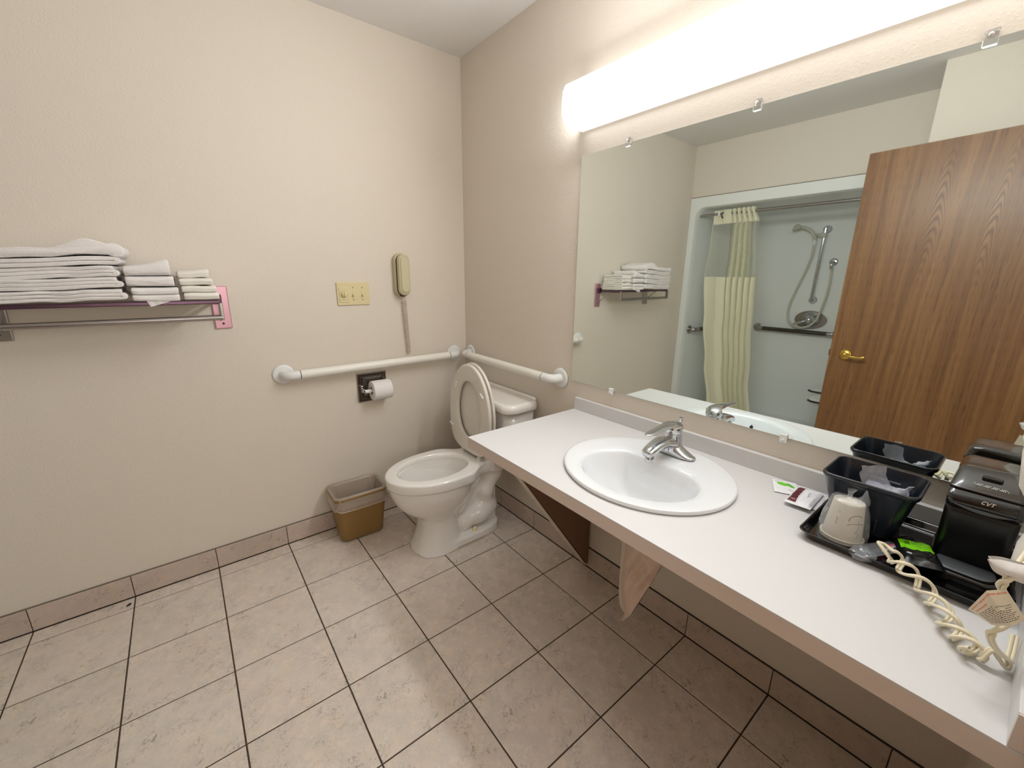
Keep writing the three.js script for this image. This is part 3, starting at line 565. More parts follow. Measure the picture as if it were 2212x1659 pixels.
// ================================================================= towel shelf
{
  const t = thing('towel_shelf', 'chrome towel shelf with lower rail and pinkish end plate', 'shelf', [0, 0, 0]);
  const xr = -1.232, xl = -1.838, zf = .22, yt = 1.243, yb = 1.183;
  mesh('front_rail', boxc(xl, yt - .0075, zf - .006, xr, yt + .0065, zf + .004, .003), M.violetSteel, t);
  for (const z of [.05, .09, .13, .17]) mesh('shelf_rod', rod([xl, yt, z], [xr, yt, z], .0035), M.steel, t);
  mesh('towel_bar', rod([xl, yb, zf], [xr, yb, zf], .0102, 20), M.steel, t);
  for (const [x, right] of [[xr, 1], [xl, 0]]) {
    const o = right ? .012 : -.012;
    const plate = mesh('wall_plate', boxc(x + o - .031, 1.118, .0003, x + o + .031, 1.296, .009, .0042), right ? M.pinkSteel : M.steel, t);
    mesh('screw', lathe([[0, .002], [.004, .0015], [.005, 0]], 14).rotateX(Math.PI / 2).translate(x + o, 1.14, .009), M.darkSteel, plate);
    mesh('side_arm', boxc(x - .004, yt - .012, .005, x + .004, yt + .003, zf, .002), right ? M.violetSteel : M.steel, t);
    mesh('post', boxc(x - .005, yb - .009, zf - .012, x + .005, yt - .004, zf + .008, .002), M.steel, t);
    mesh('brace', rod([x + o * .3, 1.152, .006], [x, yt - .008, .12], .003), M.steel, t);
    mesh('wall_bracket', boxc(x - .018, 1.222, .005, x + .018, 1.262, .022, .004), right ? M.violetSteel : M.steel, t);
  }
}
// ---- towels. Bath towels: a strip folded to and fro, its edges facing the room
function snake(L, layers, th, gap, sag, loop = 0) {          // centre line, right folds at x = 0
  const pts = [], pitch = th + gap;
  for (let k = 0; k < layers; k++) {
    const y = k * pitch, n = 22; const ins = .004 + .004 * rnd();
    for (let i = 0; i <= n; i++) { const s = i / n, x = -L + L * s, xx = k % 2 ? -L - x : x; pts.push([xx * (1 - ins), y]); }
    if (k < layers - 1) { const sgn = k % 2 ? -1 : 1, ex = k % 2 ? -L : 0; for (let i = 1; i < 8; i++) { const a = -Math.PI / 2 + i / 8 * Math.PI; pts.push([ex + sgn * Math.cos(a) * pitch * (.62 + loop), y + pitch / 2 + Math.sin(a) * pitch / 2]); } }
  }
  return pts.map(([x, y]) => [x, y + sag(x, y)]);
}
function ribbon(pts, th) {
  const up = [], dn = [], n = pts.length;
  for (let i = 0; i < n; i++) { const a = pts[Math.max(0, i - 1)], b = pts[Math.min(n - 1, i + 1)], dx = b[0] - a[0], dy = b[1] - a[1], l = Math.hypot(dx, dy) || 1, nx = -dy / l * th / 2, ny = dx / l * th / 2; up.push([pts[i][0] + nx, pts[i][1] + ny]); dn.push([pts[i][0] - nx, pts[i][1] - ny]); }
  return shape([...up, ...dn.reverse()]);
}
function softExtrude(sh, d, amp, s) {
  const g = new THREE.ExtrudeGeometry(sh, { depth: d - .008, steps: 7, bevelEnabled: true, bevelThickness: .004, bevelSize: .0042, bevelOffset: -.0042, bevelSegments: 3 }).translate(0, 0, .004);
  return uvm(toCreasedNormals(jitter(g, amp, 18, s), 1.0));
}
seed = 99;
{
  const base = 1.2625, gset = 'folded bath towels on the shelf';
  const hump = (h, at, w) => x => .004 * Math.sin(x * 9 + 1) + h * Math.exp(-(((x + at) / w) ** 2));
  const defs = [
    ['bath_towel', 'lowest folded white bath towel of the tall stack, resting on the shelf', .315, 3, .0108, .0006, hump(0, 0, 1), .1, -1.505],
    ['bath_towel', 'second folded white bath towel from the bottom of the tall stack', .32, 3, .0108, .0006, hump(.002, .03, .07), .2, -1.509],
    ['bath_towel', 'third folded white bath towel, just below the puffed top one', .318, 3, .0108, .0006, hump(.0045, .035, .08), .15, -1.512],
    ['bath_towel', 'topmost white bath towel of the tall stack, with a puffed rolled end', .31, 2, .0125, .001, hump(.008, .045, .09), .5, -1.51],
  ];
  let y = base;
  defs.forEach(([n, label, L, k, th, gap, sag, lp, x], i) => {
    const pts = snake(L, k, th, gap, sag, lp);
    if (i === 3) { const e = []; for (let q = 0; q <= 20; q++) { const s = q / 20; e.push([-.002 - L * s, (k) * (th + gap) + .026 + sag(-L * s) + .021 * Math.exp(-(((s - .17) / .16) ** 2)) - .006 * Math.exp(-(((s - .42) / .1) ** 2))]); }
      const t = thing(n, label, 'towel', [x, y, .018], 0, gset);
      mesh('folded_body', softExtrude(ribbon(pts, th), .222, .003, i * 5), M.towel, t);
      // the thick top fold: puffed roll over the edge
      const topPts = [...e].reverse(), roll = []; for (let q = 1; q <= 10; q++) { const a = Math.PI / 2 - q / 10 * Math.PI; roll.push([.008 + Math.cos(a) * .03, e[0][1] - .0215 + Math.sin(a) * .0215]); }
      const low = []; for (let q = 0; q <= 12; q++) { const s = q / 12; low.push([-.01 - L * .97 * s, k * (th + gap) - .0025 + sag(-.01 - L * .97 * s)]); }
      mesh('top_fold', softExtrude(shape([...topPts, ...roll, ...low]), .226, .0045, 40), M.towel, t);
      return;
    }
    const t = tag(mesh(n, softExtrude(ribbon(pts, th), .222 - .003 * i, .0034, i * 5), M.towel), label, 'towel', gset); t.position.set(x, y, .018 + .001 * i);
    y += k * (th + gap) + .0014;
  });
}
// hand towels and face cloths: fold at the front, profile in the z/y plane, length along x
function frontFold(layers, th, gap, D, len, puff) {
  const pts = []; const pitch = th + gap;
  for (let k = 0; k < layers; k++) { for (let i = 0; i <= 10; i++) { const s = i / 10; pts.push([k % 2 ? D * (1 - s) : D * s, k * pitch]); } if (k < layers - 1) { const sg = k % 2 ? -1 : 1, ex = k % 2 ? 0 : D; for (let i = 1; i < 8; i++) { const a = -Math.PI / 2 + i / 8 * Math.PI; pts.push([ex + sg * Math.cos(a) * pitch * puff, k * pitch + pitch / 2 + Math.sin(a) * pitch / 2]); } } }
  return ribbon(pts, th);
}
function foldedCloth(name, label, group, x0, x1, y, z, layers, th, gap, D, mat, tilt = 0, s = 0, bend = 0) {
  let g = new THREE.ExtrudeGeometry(frontFold(layers, th, gap, D, x1 - x0, .62), { depth: x1 - x0 - .008, steps: 8, bevelEnabled: true, bevelThickness: .004, bevelSize: .003, bevelOffset: -.003, bevelSegments: 2 }).translate(0, 0, .004);
  g = xf(g, new THREE.Matrix4().set(0, 0, 1, 0, 0, 1, 0, 0, 1, 0, 0, 0, 0, 0, 0, 1));
  const p = g.attributes.position, L = x1 - x0; for (let i = 0; i < p.count; i++) { const q = p.getX(i) / L; p.setY(i, p.getY(i) + tilt * Math.pow(Math.max(0, q), 1.6) * Math.min(1, Math.max(0, (p.getY(i)) / (layers * th)) + .15) - bend * 4 * (q - .5) ** 2); }
  const o = tag(mesh(name, uvm(toCreasedNormals(jitter(g, .0032, 24, s), 1.0)), mat), label, 'towel', group); o.position.set(x0, y, z); return o;
}
const lowTowel = foldedCloth('hand_towel', 'lowest white hand towel of the middle stack, shaggy edges over the rail', 'hand towels on the shelf', -1.478, -1.352, 1.2575, .035, 4, .0108, .0008, .195, M.towel, 0, 3);
mesh('flap', (() => { const R = []; for (let i = 0; i <= 10; i++) { const q = i / 10, r = []; for (let j = 0; j <= 12; j++) { const s = j / 12; r.push(V(.03 + .012 * q + (.078 - .02 * q) * s, .004 - q * (.03 - .018 * s), 0.2 - .003 * q + .0012 * Math.sin(s * 19))); } R.push(r); } const g = loft(R, { close: false }); return uvm(mergeGeometries([g, flip(g.clone().translate(0, 0, -.003))])); })(), M.towel, lowTowel);
foldedCloth('hand_towel', 'middle white hand towel of the middle stack on the shelf', 'hand towels on the shelf', -1.488, -1.358, 1.3115, .03, 2, .0158, .0006, .188, M.towel, 0, 8);
foldedCloth('hand_towel', 'topmost white hand towel of the middle stack, right corner lifted', 'hand towels on the shelf', -1.488, -1.366, 1.3455, .03, 2, .0158, .0006, .186, M.towel, .026, 13);
['lowest cream face cloth at the right end of the shelf', 'second face cloth from the bottom at the right shelf end', 'third face cloth from the bottom at the right shelf end', 'topmost face cloth at the right end of the shelf'].forEach((l, i) =>
  foldedCloth('face_cloth', l, 'face cloths on the shelf', [-1.338, -1.341, -1.344, -1.347][i], [-1.232, -1.238, -1.246, -1.252][i], 1.2575 + i * .0262, .035, 2, .0118, .001, [.185, .178, .172, .168][i], M.towelWarm, i === 3 ? .008 : 0, 20 + i * 3));
// ================================================================= shower (seen in the mirror)
{
  const t = thing('shower_surround', 'pale grey moulded shower surround with rounded opening', 'shower', [0, 0, 0]);
  const xF = OX, zb = .055, ze = 1.545, yb = .02, yt = 1.948, R = .085, xb = -3.2;
  const outline = (e, x) => { const o = []; const z0 = zb + e, z1 = ze - e, y1 = yt - e, r = Math.max(.02, R - e * .2), n = 10;
    o.push(V(x, yb, z0)); for (let i = 0; i <= n; i++) { const a = Math.PI - i / n * Math.PI / 2; o.push(V(x, y1 - r + r * Math.sin(a), z0 + r + r * Math.cos(a))); }
    for (let i = 0; i <= n; i++) { const a = Math.PI / 2 - i / n * Math.PI / 2; o.push(V(x, y1 - r + r * Math.sin(a), z1 - r + r * Math.cos(a))); } o.push(V(x, yb, z1)); return o; };
  const sh = shape([[.0015, .0015], [1.5985, .0015], [1.5985, 2.034], [.0015, 2.034]]); sh.holes.push(new THREE.Path(outline(0, 0).map(p => new THREE.Vector2(p.z, p.y))));
  const fl = xf(extrude(sh, .012, .004, 3), new THREE.Matrix4().set(0, 0, 1, xF - .006, 0, 1, 0, 0, 1, 0, 0, 0, 0, 0, 0, 1));
  mesh('flange', fl, M.surround, t);
  const shell = loft([outline(.0, xF + .001), outline(.004, xF - .012), outline(.012, xF - .05), outline(.02, xb + .12), outline(.026, xb + .06), outline(.045, xb + .02), outline(.075, xb)], { close: false });
  mesh('shell', uvm(shell), M.surround, t);
  mesh('back_panel', uvm(boxc(xb - .02, yb, zb + .05, xb + .0005, yt - .05, ze - .05)), M.surround, t);
  mesh('floor_pan', boxc(xb - .02, .0005, .05, xF - .013, yb, 1.55), M.surround, t);
  mesh('caulk', boxc(xF + .0002, 2.0345, .002, xF + .004, 2.0385, 1.598), M.caulk, t);
}
tag(mesh('shower_rod', rod([-2.5, 1.884, .07], [-2.5, 1.884, 1.53], .0125, 20), M.steel), 'steel shower curtain rod across the shower opening', 'curtain rod');
{
  const t = thing('shower_curtain', 'cream waffle shower curtain gathered at one side with sheer window', 'curtain', [0, 0, 0]);
  const K = 120;
  const lerpT = (tab, y) => { for (let i = 0; i < tab.length - 1; i++) if (y <= tab[i][0] && y >= tab[i + 1][0]) { const s = (tab[i][0] - y) / (tab[i][0] - tab[i + 1][0]); return tab[i][1] + (tab[i + 1][1] - tab[i][1]) * fade(s); } return y > tab[0][0] ? tab[0][1] : tab[tab.length - 1][1]; };
  const left = y => lerpT([[1.91, .205], [1.6, .205], [1.345, .185], [.95, .225], [.58, .285], [.2, .36], [.05, .37]], y), right = y => lerpT([[1.91, .545], [1.79, .585], [1.345, .635], [.96, .652], [.5, .69], [.05, .76]], y);
  const row = y => { const l = left(y), r = right(y), open = fade(Math.min(1, Math.max(0, (1.9 - y) / .5))); return [...Array(K + 1)].map((_, i) => { const s = i / K; const amp = (s < .42 ? .012 : .03) * (.55 + .45 * open), f = s < .42 ? s * 2.2 : .92 + (s - .42) * 9; return V(-2.475 + .03 * (1.3 - y) * .8 - amp * Math.sin(f * Math.PI * 2 + .6 + .4 * Math.sin(y * 3)), y, l + (r - l) * s + .006 * Math.sin(f * Math.PI * 4 + y * 2)); }); };
  const panel = (y0, y1, n) => { const R = []; for (let i = 0; i <= n; i++) R.push(row(y0 + (y1 - y0) * i / n)); return R; };
  const cl = (nm, y0, y1, n, m, dx = 0) => mesh(nm, uvm(loft(panel(y0, y1, n), { close: false }).translate(dx, 0, 0)), m, t);
  cl('header', 1.915, 1.80, 6, M.curtain); cl('sheer_window', 1.80, 1.352, 16, M.sheer); cl('panel', 1.352, .06, 50, M.curtain);
  const edge = [...Array(40)].map((_, i) => { const y = 1.8 - i / 39 * .45; return row(y)[0]; }); mesh('side_hem', tube(edge, .004, false, 80, 6), M.curtain, t);
  // overlapped second layer behind the gathered half of the window
  mesh('rear_fold', uvm(loft(panel(1.80, 1.352, 10).map(r => r.slice(54, 100)), { close: false }).translate(-.03, 0, .0)), M.curtain, t);
  for (const [z, k] of [[.285, 1], [.4, 0], [.44, 0], [.49, 0], [.53, 0]]) mesh('ring', new THREE.TorusGeometry(.026, .0055, 10, 32).rotateY(k ? .25 : .7).translate(-2.497, 1.872, z), k ? M.darkSteel : M.curtain, t);
  mesh('tab', boxc(-2.47, 1.862, .248, -2.462, 1.905, .264, .003), M.white, t);
}
{
  const t = thing('shower_slide_bar', 'chrome vertical slide bar on the shower back wall', 'shower bar', [-3.2, 0, .862]);
  mesh('rail', rod([.055, 1.15, -.006], [.055, 1.768, .006], .0125, 20), M.chrome, t);
  for (const y of [1.156, 1.762]) mesh('mount', lathe([[0, .06], [.017, .06], [.019, .05], [.017, .022], [.033, .008], [.033, .001]], 28).rotateZ(-Math.PI / 2).translate(0, y, y > 1.5 ? .006 : -.006), M.chrome, t);
  mesh('slider', merge(boxc(.035, 1.69, -.022, .085, 1.73, .022, .008), rod([.06, 1.71, -.02], [.075, 1.715, -.05], .012)), M.hose, t);
}
{
  const t = thing('hand_shower', 'beige hand shower on a long looping hose', 'shower head', [-3.125, 1.7, .8]);
  mesh('handle', tube([[0, -.03, .006], [.005, .005, .0], [.012, .05, -.03], [.02, .078, -.075], [.026, .086, -.10]], .0135, false, 40), M.hose, t);
  mesh('head', lathe([[0, .03], [.018, .028], [.03, .012], [.037, -.004], [.037, -.014], [0, -.016]], 30).rotateX(-.35).translate(.03, .08, -.135), M.hose, t);
  mesh('collar', rod([0, -.03, .006], [.0, -.07, .008], .013), M.white, t);
  mesh('hose', tube([[0, -.07, .008], [-.005, -.16, .004], [-.02, -.3, -.03], [-.025, -.45, -.075], [-.025, -.6, -.11], [-.02, -.7, -.105], [-.01, -.77, -.06], [-.005, -.792, .0], [-.006, -.78, .07], [-.015, -.73, .118], [-.02, -.6, .15], [-.02, -.45, .168], [-.03, -.32, .165], [-.045, -.27, .158]], .0088, false, 160, 10), M.hose, t);
}
tag(mesh('shower_supply_elbow', merge(lathe([[0, .012], [.022, .011], [.03, .006], [.033, 0]], 30).rotateZ(-Math.PI / 2).translate(-3.199, 1.486, .956), tube([[-3.19, 1.486, .956], [-3.16, 1.484, .956], [-3.15, 1.468, .957], [-3.15, 1.43, .958]], .0125)), M.chrome), 'round chrome supply elbow feeding the shower hose', 'pipe fitting');
{
  const t = thing('shower_valve', 'chrome shower valve on an oblong plate', 'valve', [-3.199, .978, .866]);
  const pl = new THREE.Shape(); pl.absellipse(0, 0, .128, .082, 0, Math.PI * 2);
  mesh('plate', extrude(pl, .008, .003, 2, 48).rotateY(Math.PI / 2), M.steel, t);
  mesh('escutcheon', lathe([[.07, 0], [.072, .01], [.062, .018], [.058, .016], [.05, .03], [.042, .03], [.036, .046], [.03, .05], [.024, .07], [0, .072]], 44).rotateZ(-Math.PI / 2).translate(.007, 0, 0), M.chrome, t);
  mesh('lever', tube([[.07, 0, 0], [.085, -.012, -.03], [.092, -.03, -.075], [.09, -.042, -.105]], .0085), M.chrome, t);
}
grabBar('steel grab bar along the back wall of the shower', [-3.199, .868, .43], [-3.199, .868, 1.09], [1, 0, 0], [M.darkSteel, M.steel, M.steel], .019, .042);
grabBar('steel grab bar on the left side wall of the shower', [-2.53, .856, .069], [-3.06, .856, .069], [0, 0, 1], [M.darkSteel, M.steel, M.steel], .019, .04);
{
  const t = thing('folding_bench', 'white folding shower bench half hidden by the open door', 'bench', [0, 0, 0]);
  const pl = (x0, x1, z0) => { const s = shape([[x0, z0 + .03], [x0 + .03, z0], [x1 - .03, z0], [x1, z0 + .03], [x1, 1.5], [x0, 1.5]]); return s; };
  for (const [a, b, z, y] of [[-2.74, -2.52, 1.14, .398], [-3.1, -2.86, 1.04, .402]]) { const g = extrude(pl(a, b, z), .012, .003, 2).rotateX(Math.PI / 2); mesh('slat', g.translate(0, y + .012, 0), M.white, t); mesh('slat_frame', extrude(pl(a - .004, b + .004, z - .006), .014, .003, 2).rotateX(Math.PI / 2).translate(0, y, 0), M.black, t); mesh('support', rod([(a + b) / 2, y - .014, z + .08], [(a + b) / 2, .25, 1.51], .011), M.steel, t); }
  mesh('wall_mount', boxc(-3.1, .22, 1.505, -2.54, .44, 1.522, .004), M.steel, t);
}
// ================================================================= tray and what stands on it
{
  const t = tag(mesh('serving_tray', (() => { const r = (y, e) => rrect(.136 + e, .158 + e, .02, y, -.172, 2.086); return flip(loft([r(CY + .0006, -.01), r(CY + .004, -.006), r(CY + .017, .0), r(CY + .02, .004), r(CY + .0215, .004), r(CY + .0205, 0), r(CY + .017, -.003), r(CY + .008, -.008), r(CY + .0045, -.012)], { cap0: true, cap1: true })); })(), M.blackGloss), 'black plastic tray on the counter by the mirror', 'tray');
}
const TY = CY + .0048;
{
  const t = thing('ice_bucket', 'dark navy plastic bin standing on the tray', 'bin', [-.122, TY, 2.008]);
  const hh = .128, r = (y, k, e = 0) => rrect(.055 + .019 * k + e, .060 + .024 * k + e, .022, y, 0, 0, 8);
  mesh('bin', flip(loft([r(.0004, 0, -.003), r(.004, 0), r(hh * .5, .5), r(hh - .012, .97), r(hh - .011, .97, .003), r(hh - .004, 1, .0045), r(hh, 1, .003), r(hh, 1, -.001), r(hh * .5, .5, -.0025), r(.004, 0, -.0025)], { cap0: true, cap1: true })), M.navy, t);
  mesh('inner_ledge', boxc(.058, .098, -.03, .066, .1005, .04, .001), M.greyPlastic, t);
  mesh('front_panel_line', merge(boxc(-.0672, .018, .028, -.0655, .088, .0295).rotateZ(-.14).translate(-.002, -.008, 0), boxc(-.0672, .0865, -.03, -.0655, .088, .0295).rotateZ(-.14).translate(-.002, -.008, 0)), M.blackGloss, t);
}
{
  const t = thing('wrapped_cup', 'clear plastic bag with wrapped cup inside the navy bin', 'plastic bag', [-.115, TY + .082, 2.028]);
  seed = 3; mesh('bag', jitter(new THREE.SphereGeometry(.04, 40, 28).scale(.9, .62, 1.05), .011, 55, 2), M.bagFilm, t);
  const fl = new THREE.PlaneGeometry(.05, .05, 14, 14); mesh('bag_flap', jitter(fl.rotateY(-1.2).rotateX(-.25).translate(.004, .04, -.022), .006, 60, 9), M.bagFilm, t);
  mesh('cup', lathe([[0, .0], [.03, 0], [.034, .03], [.035, .032]], 32).translate(.0, -.03, .0), M.white, t);
  mesh('bag_twist', jitter(new THREE.ConeGeometry(.014, .04, 16, 8, true).rotateX(.6).translate(-.005, .03, .035), .005, 120, 4), M.bagFilm, t);
}
{
  const t = thing('paper_cup', 'beige paper cup upside down in a plastic bag on the tray', 'cup', [-.243, TY, 1.992]); t.rotation.z = -.06;
  const print = canvasTex(1024, 512, (c, w, h) => {
    c.fillStyle = '#ece2cd'; c.fillRect(0, 0, w, h);
    const art = (x) => { c.save(); c.translate(x, 0); c.strokeStyle = '#8a5a30'; c.lineCap = 'round'; c.lineWidth = 9; c.beginPath(); c.ellipse(0, 190, 78, 74, 0, Math.PI * .95, Math.PI * 1.75); c.stroke(); c.lineWidth = 7; c.beginPath(); c.ellipse(10, 262, 92, 34, 0, Math.PI, Math.PI * 1.9); c.stroke(); c.lineWidth = 4; c.beginPath(); c.moveTo(10, 180); c.bezierCurveTo(40, 220, 30, 320, -10, 350); c.bezierCurveTo(30, 330, 40, 400, 10, 430); c.stroke(); c.restore(); };
    art(208); art(720);
    c.strokeStyle = '#6b5a48'; c.lineWidth = 5; for (const x of [23, 535]) { c.beginPath(); for (let k = 0; k < 3; k++) { const a = k * 2.1; c.moveTo(x + 16 * Math.cos(a), 110 + 16 * Math.sin(a)); c.lineTo(x + 16 * Math.cos(a + 1.3), 110 + 16 * Math.sin(a + 1.3)); } c.stroke(); c.save(); c.translate(x - 6, 190); c.lineWidth = 3; for (let k = 0; k < 8; k++) { c.beginPath(); c.moveTo(0, k * 13); c.lineTo(12, k * 13 + 5); c.lineTo(0, k * 13 + 8); c.stroke(); } c.restore(); }
  });
  const wall = lathe([[.0375, .006], [.0285, .092]], 48); wall.rotateY(1.15);
  mesh('cup_wall', wall, std({ map: print, roughness: .75 }), t);
  mesh('cup_base', lathe([[.0285, .092], [.0275, .0945], [.026, .0945], [.0255, .088], [0, .088]], 48), M.cupPaper, t);
  mesh('cup_lip', merge(new THREE.TorusGeometry(.0385, .002, 10, 48).rotateX(Math.PI / 2).translate(0, .0045, 0), new THREE.TorusGeometry(.0395, .002, 10, 48).rotateX(Math.PI / 2).translate(0, .0105, 0)), M.cupPaper, t);
  const wr = lathe([[.047, .001], [.046, .012], [.045, .03], [.041, .055], [.037, .078], [.0325, .096], [.02, .1], [.006, .1], [.004, .112], [.009, .122]], 64);
  mesh('bag', jitter(wr, .0042, 75, 6), M.film, t);
  mesh('bag_corner', jitter(new THREE.ConeGeometry(.013, .034, 14, 6, true).translate(.026, .106, .02), .003, 120, 1), M.film, t);
}
{
  // wrapped utensils lying in front of the bin
  const t = thing('wrapped_utensils', 'clear crumpled plastic packet with pink stirrers on the tray', 'utensils', [-.222, TY + .011, 2.07], 1.14);
  mesh('wrapper', jitter(new THREE.CapsuleGeometry(.014, .12, 10, 28).rotateX(Math.PI / 2).scale(1.35, .62, 1), .0055, 80, 3), M.film, t);
  mesh('wrapper_end', jitter(new THREE.SphereGeometry(.017, 26, 18).scale(1.3, .5, 1.5).translate(-.004, -.001, -.075), .006, 110, 5), M.film, t);
  mesh('stirrer', merge(rod([-.004, .001, -.012], [.002, .003, .045], .0024, 10), rod([.004, .001, -.016], [.0, .004, .04], .0022, 10)), M.pink, t);
  mesh('pick', rod([-.009, .001, -.03], [-.003, .002, .02], .0018, 8), M.white, t);
  mesh('dark_sleeve', jitter(new THREE.CapsuleGeometry(.011, .05, 8, 20).rotateX(Math.PI / 2).scale(1.3, .5, 1).translate(.01, -.002, .055), .004, 90, 7), M.black, t);
}
// flat sealed packets: two skins meeting at crimped edges
function packet(name, label, category, group, w, d, puff, tex, edgeMat, pos, rot, tilt = 0) {
  const t = thing(name, label, category, pos, rot, group); t.rotation.z = tilt;
  const n = 20, skin = s => { const g = new THREE.PlaneGeometry(w, d, n, n).rotateX(-Math.PI / 2); const p = g.attributes.position; for (let i = 0; i < p.count; i++) { const a = Math.min(1, (1 - Math.abs(p.getX(i)) / (w / 2)) * 4), b = Math.min(1, (1 - Math.abs(p.getZ(i)) / (d / 2)) * 3.2); p.setY(i, s * (.0004 + puff * fade(Math.max(0, a)) * fade(Math.max(0, b)) * (1 + .35 * vnoise(p.getX(i) * 160 + pos[0] * 900, p.getZ(i) * 160)))); } g.computeVertexNormals(); return g; };
  mesh('front', skin(1), std({ map: tex, roughness: .32 }), t);
  const back = skin(-1); const p = back.attributes.position; for (let i = 0; i < p.count; i++) p.setY(i, Math.max(p.getY(i), -.0012)); back.computeVertexNormals(); mesh('back', back, edgeMat, t); return t;
}
const sugarTex = canvasTex(256, 512, (c, w, h) => {
  c.fillStyle = '#f1f1f5'; c.fillRect(0, 0, w, h); c.fillStyle = '#5e1626'; c.beginPath(); c.moveTo(20, 40); c.lineTo(96, 40); c.quadraticCurveTo(72, 250, 104, 470); c.lineTo(20, 470); c.closePath(); c.fill();
  c.strokeStyle = '#a59a98'; c.lineWidth = 3; c.beginPath(); c.moveTo(106, 40); c.quadraticCurveTo(82, 250, 114, 470); c.stroke();
  c.fillStyle = '#d8b9b4'; c.fillRect(30, 400, 54, 9); c.fillRect(34, 418, 44, 7);
  c.strokeStyle = '#4a3a44'; c.lineWidth = 4; c.beginPath(); c.moveTo(150, 150); for (let k = 0; k < 9; k++) c.quadraticCurveTo((k % 3 ? 176 : 206), 156 + k * 16, 150 + k * 2, 166 + k * 16); c.stroke();
});
const teaTex = canvasTex(384, 512, (c, w, h) => {
  c.fillStyle = '#f4f4f6'; c.fillRect(0, 0, w, h); c.fillStyle = '#6fd41e'; c.beginPath(); c.ellipse(150, 170, 90, 60, .5, 0, 7); c.fill(); c.fillStyle = '#58bd1c'; c.beginPath(); c.ellipse(270, 190, 90, 44, .9, 0, 7); c.fill();
  c.fillStyle = '#8fa88a'; for (let k = 0; k < 4; k++) c.fillRect(40 + k * 16, 60, 6, 44); c.fillStyle = '#9aa4a0'; for (let k = 0; k < 5; k++) c.fillRect(230 + k * 20, 330 + k * 10, 8, 60);
});
const Q = -Math.PI / 2;
packet('tea_packet', 'white tea packet with green leaf print against the backsplash', 'packet', 'packets on the counter', .06, .085, .0022, teaTex, M.white, [-.072, CY + .0022, 1.82], Q + .42);
packet('sugar_packet', 'maroon and white packet under the top one, edge by the tray', 'packet', 'packets on the counter', .058, .11, .003, sugarTex, M.white, [-.092, CY + .0022, 1.908], Q - .08);
packet('sugar_packet', 'white packet with maroon band lying on top of the others', 'packet', 'packets on the counter', .06, .125, .006, sugarTex, M.white, [-.113, CY + .0105, 1.878], Q + .04, .03);
const coffeeTex = canvasTex(512, 512, (c, w, h) => {
  c.fillStyle = '#0d0d0f'; c.fillRect(0, 0, w, h); c.fillStyle = '#7ed60e'; c.fillRect(50, 60, 412, 190); c.strokeStyle = '#5fae08'; c.lineWidth = 3; for (const x of [100, 110, 400]) { c.beginPath(); c.moveTo(x, 60); c.lineTo(x, 250); c.stroke(); }
  c.fillStyle = '#1d3a08'; for (let k = 0; k < 4; k++) c.fillRect(126 + k * 16, 90, 9, 80); c.fillStyle = '#c8f28a'; c.fillRect(220, 140, 40, 12); c.fillRect(280, 140, 30, 8); c.fillRect(330, 140, 30, 8);
  c.fillStyle = '#cfd6e2'; c.beginPath(); c.ellipse(120, 350, 40, 16, -.3, 0, 7); c.fill();
});
packet('coffee_packet', 'black coffee packet with lime green label on top of the pile', 'packet', 'coffee packets on the tray', .064, .1, .007, coffeeTex, M.blackGloss, [-.222, TY + .022, 2.115], Q + .35, .06);
packet('coffee_packet', 'black coffee packet lying under the green-labelled one', 'packet', 'coffee packets on the tray', .062, .1, .005, coffeeTex, M.blackGloss, [-.21, TY + .0085, 2.13], Q + .12, -.02);
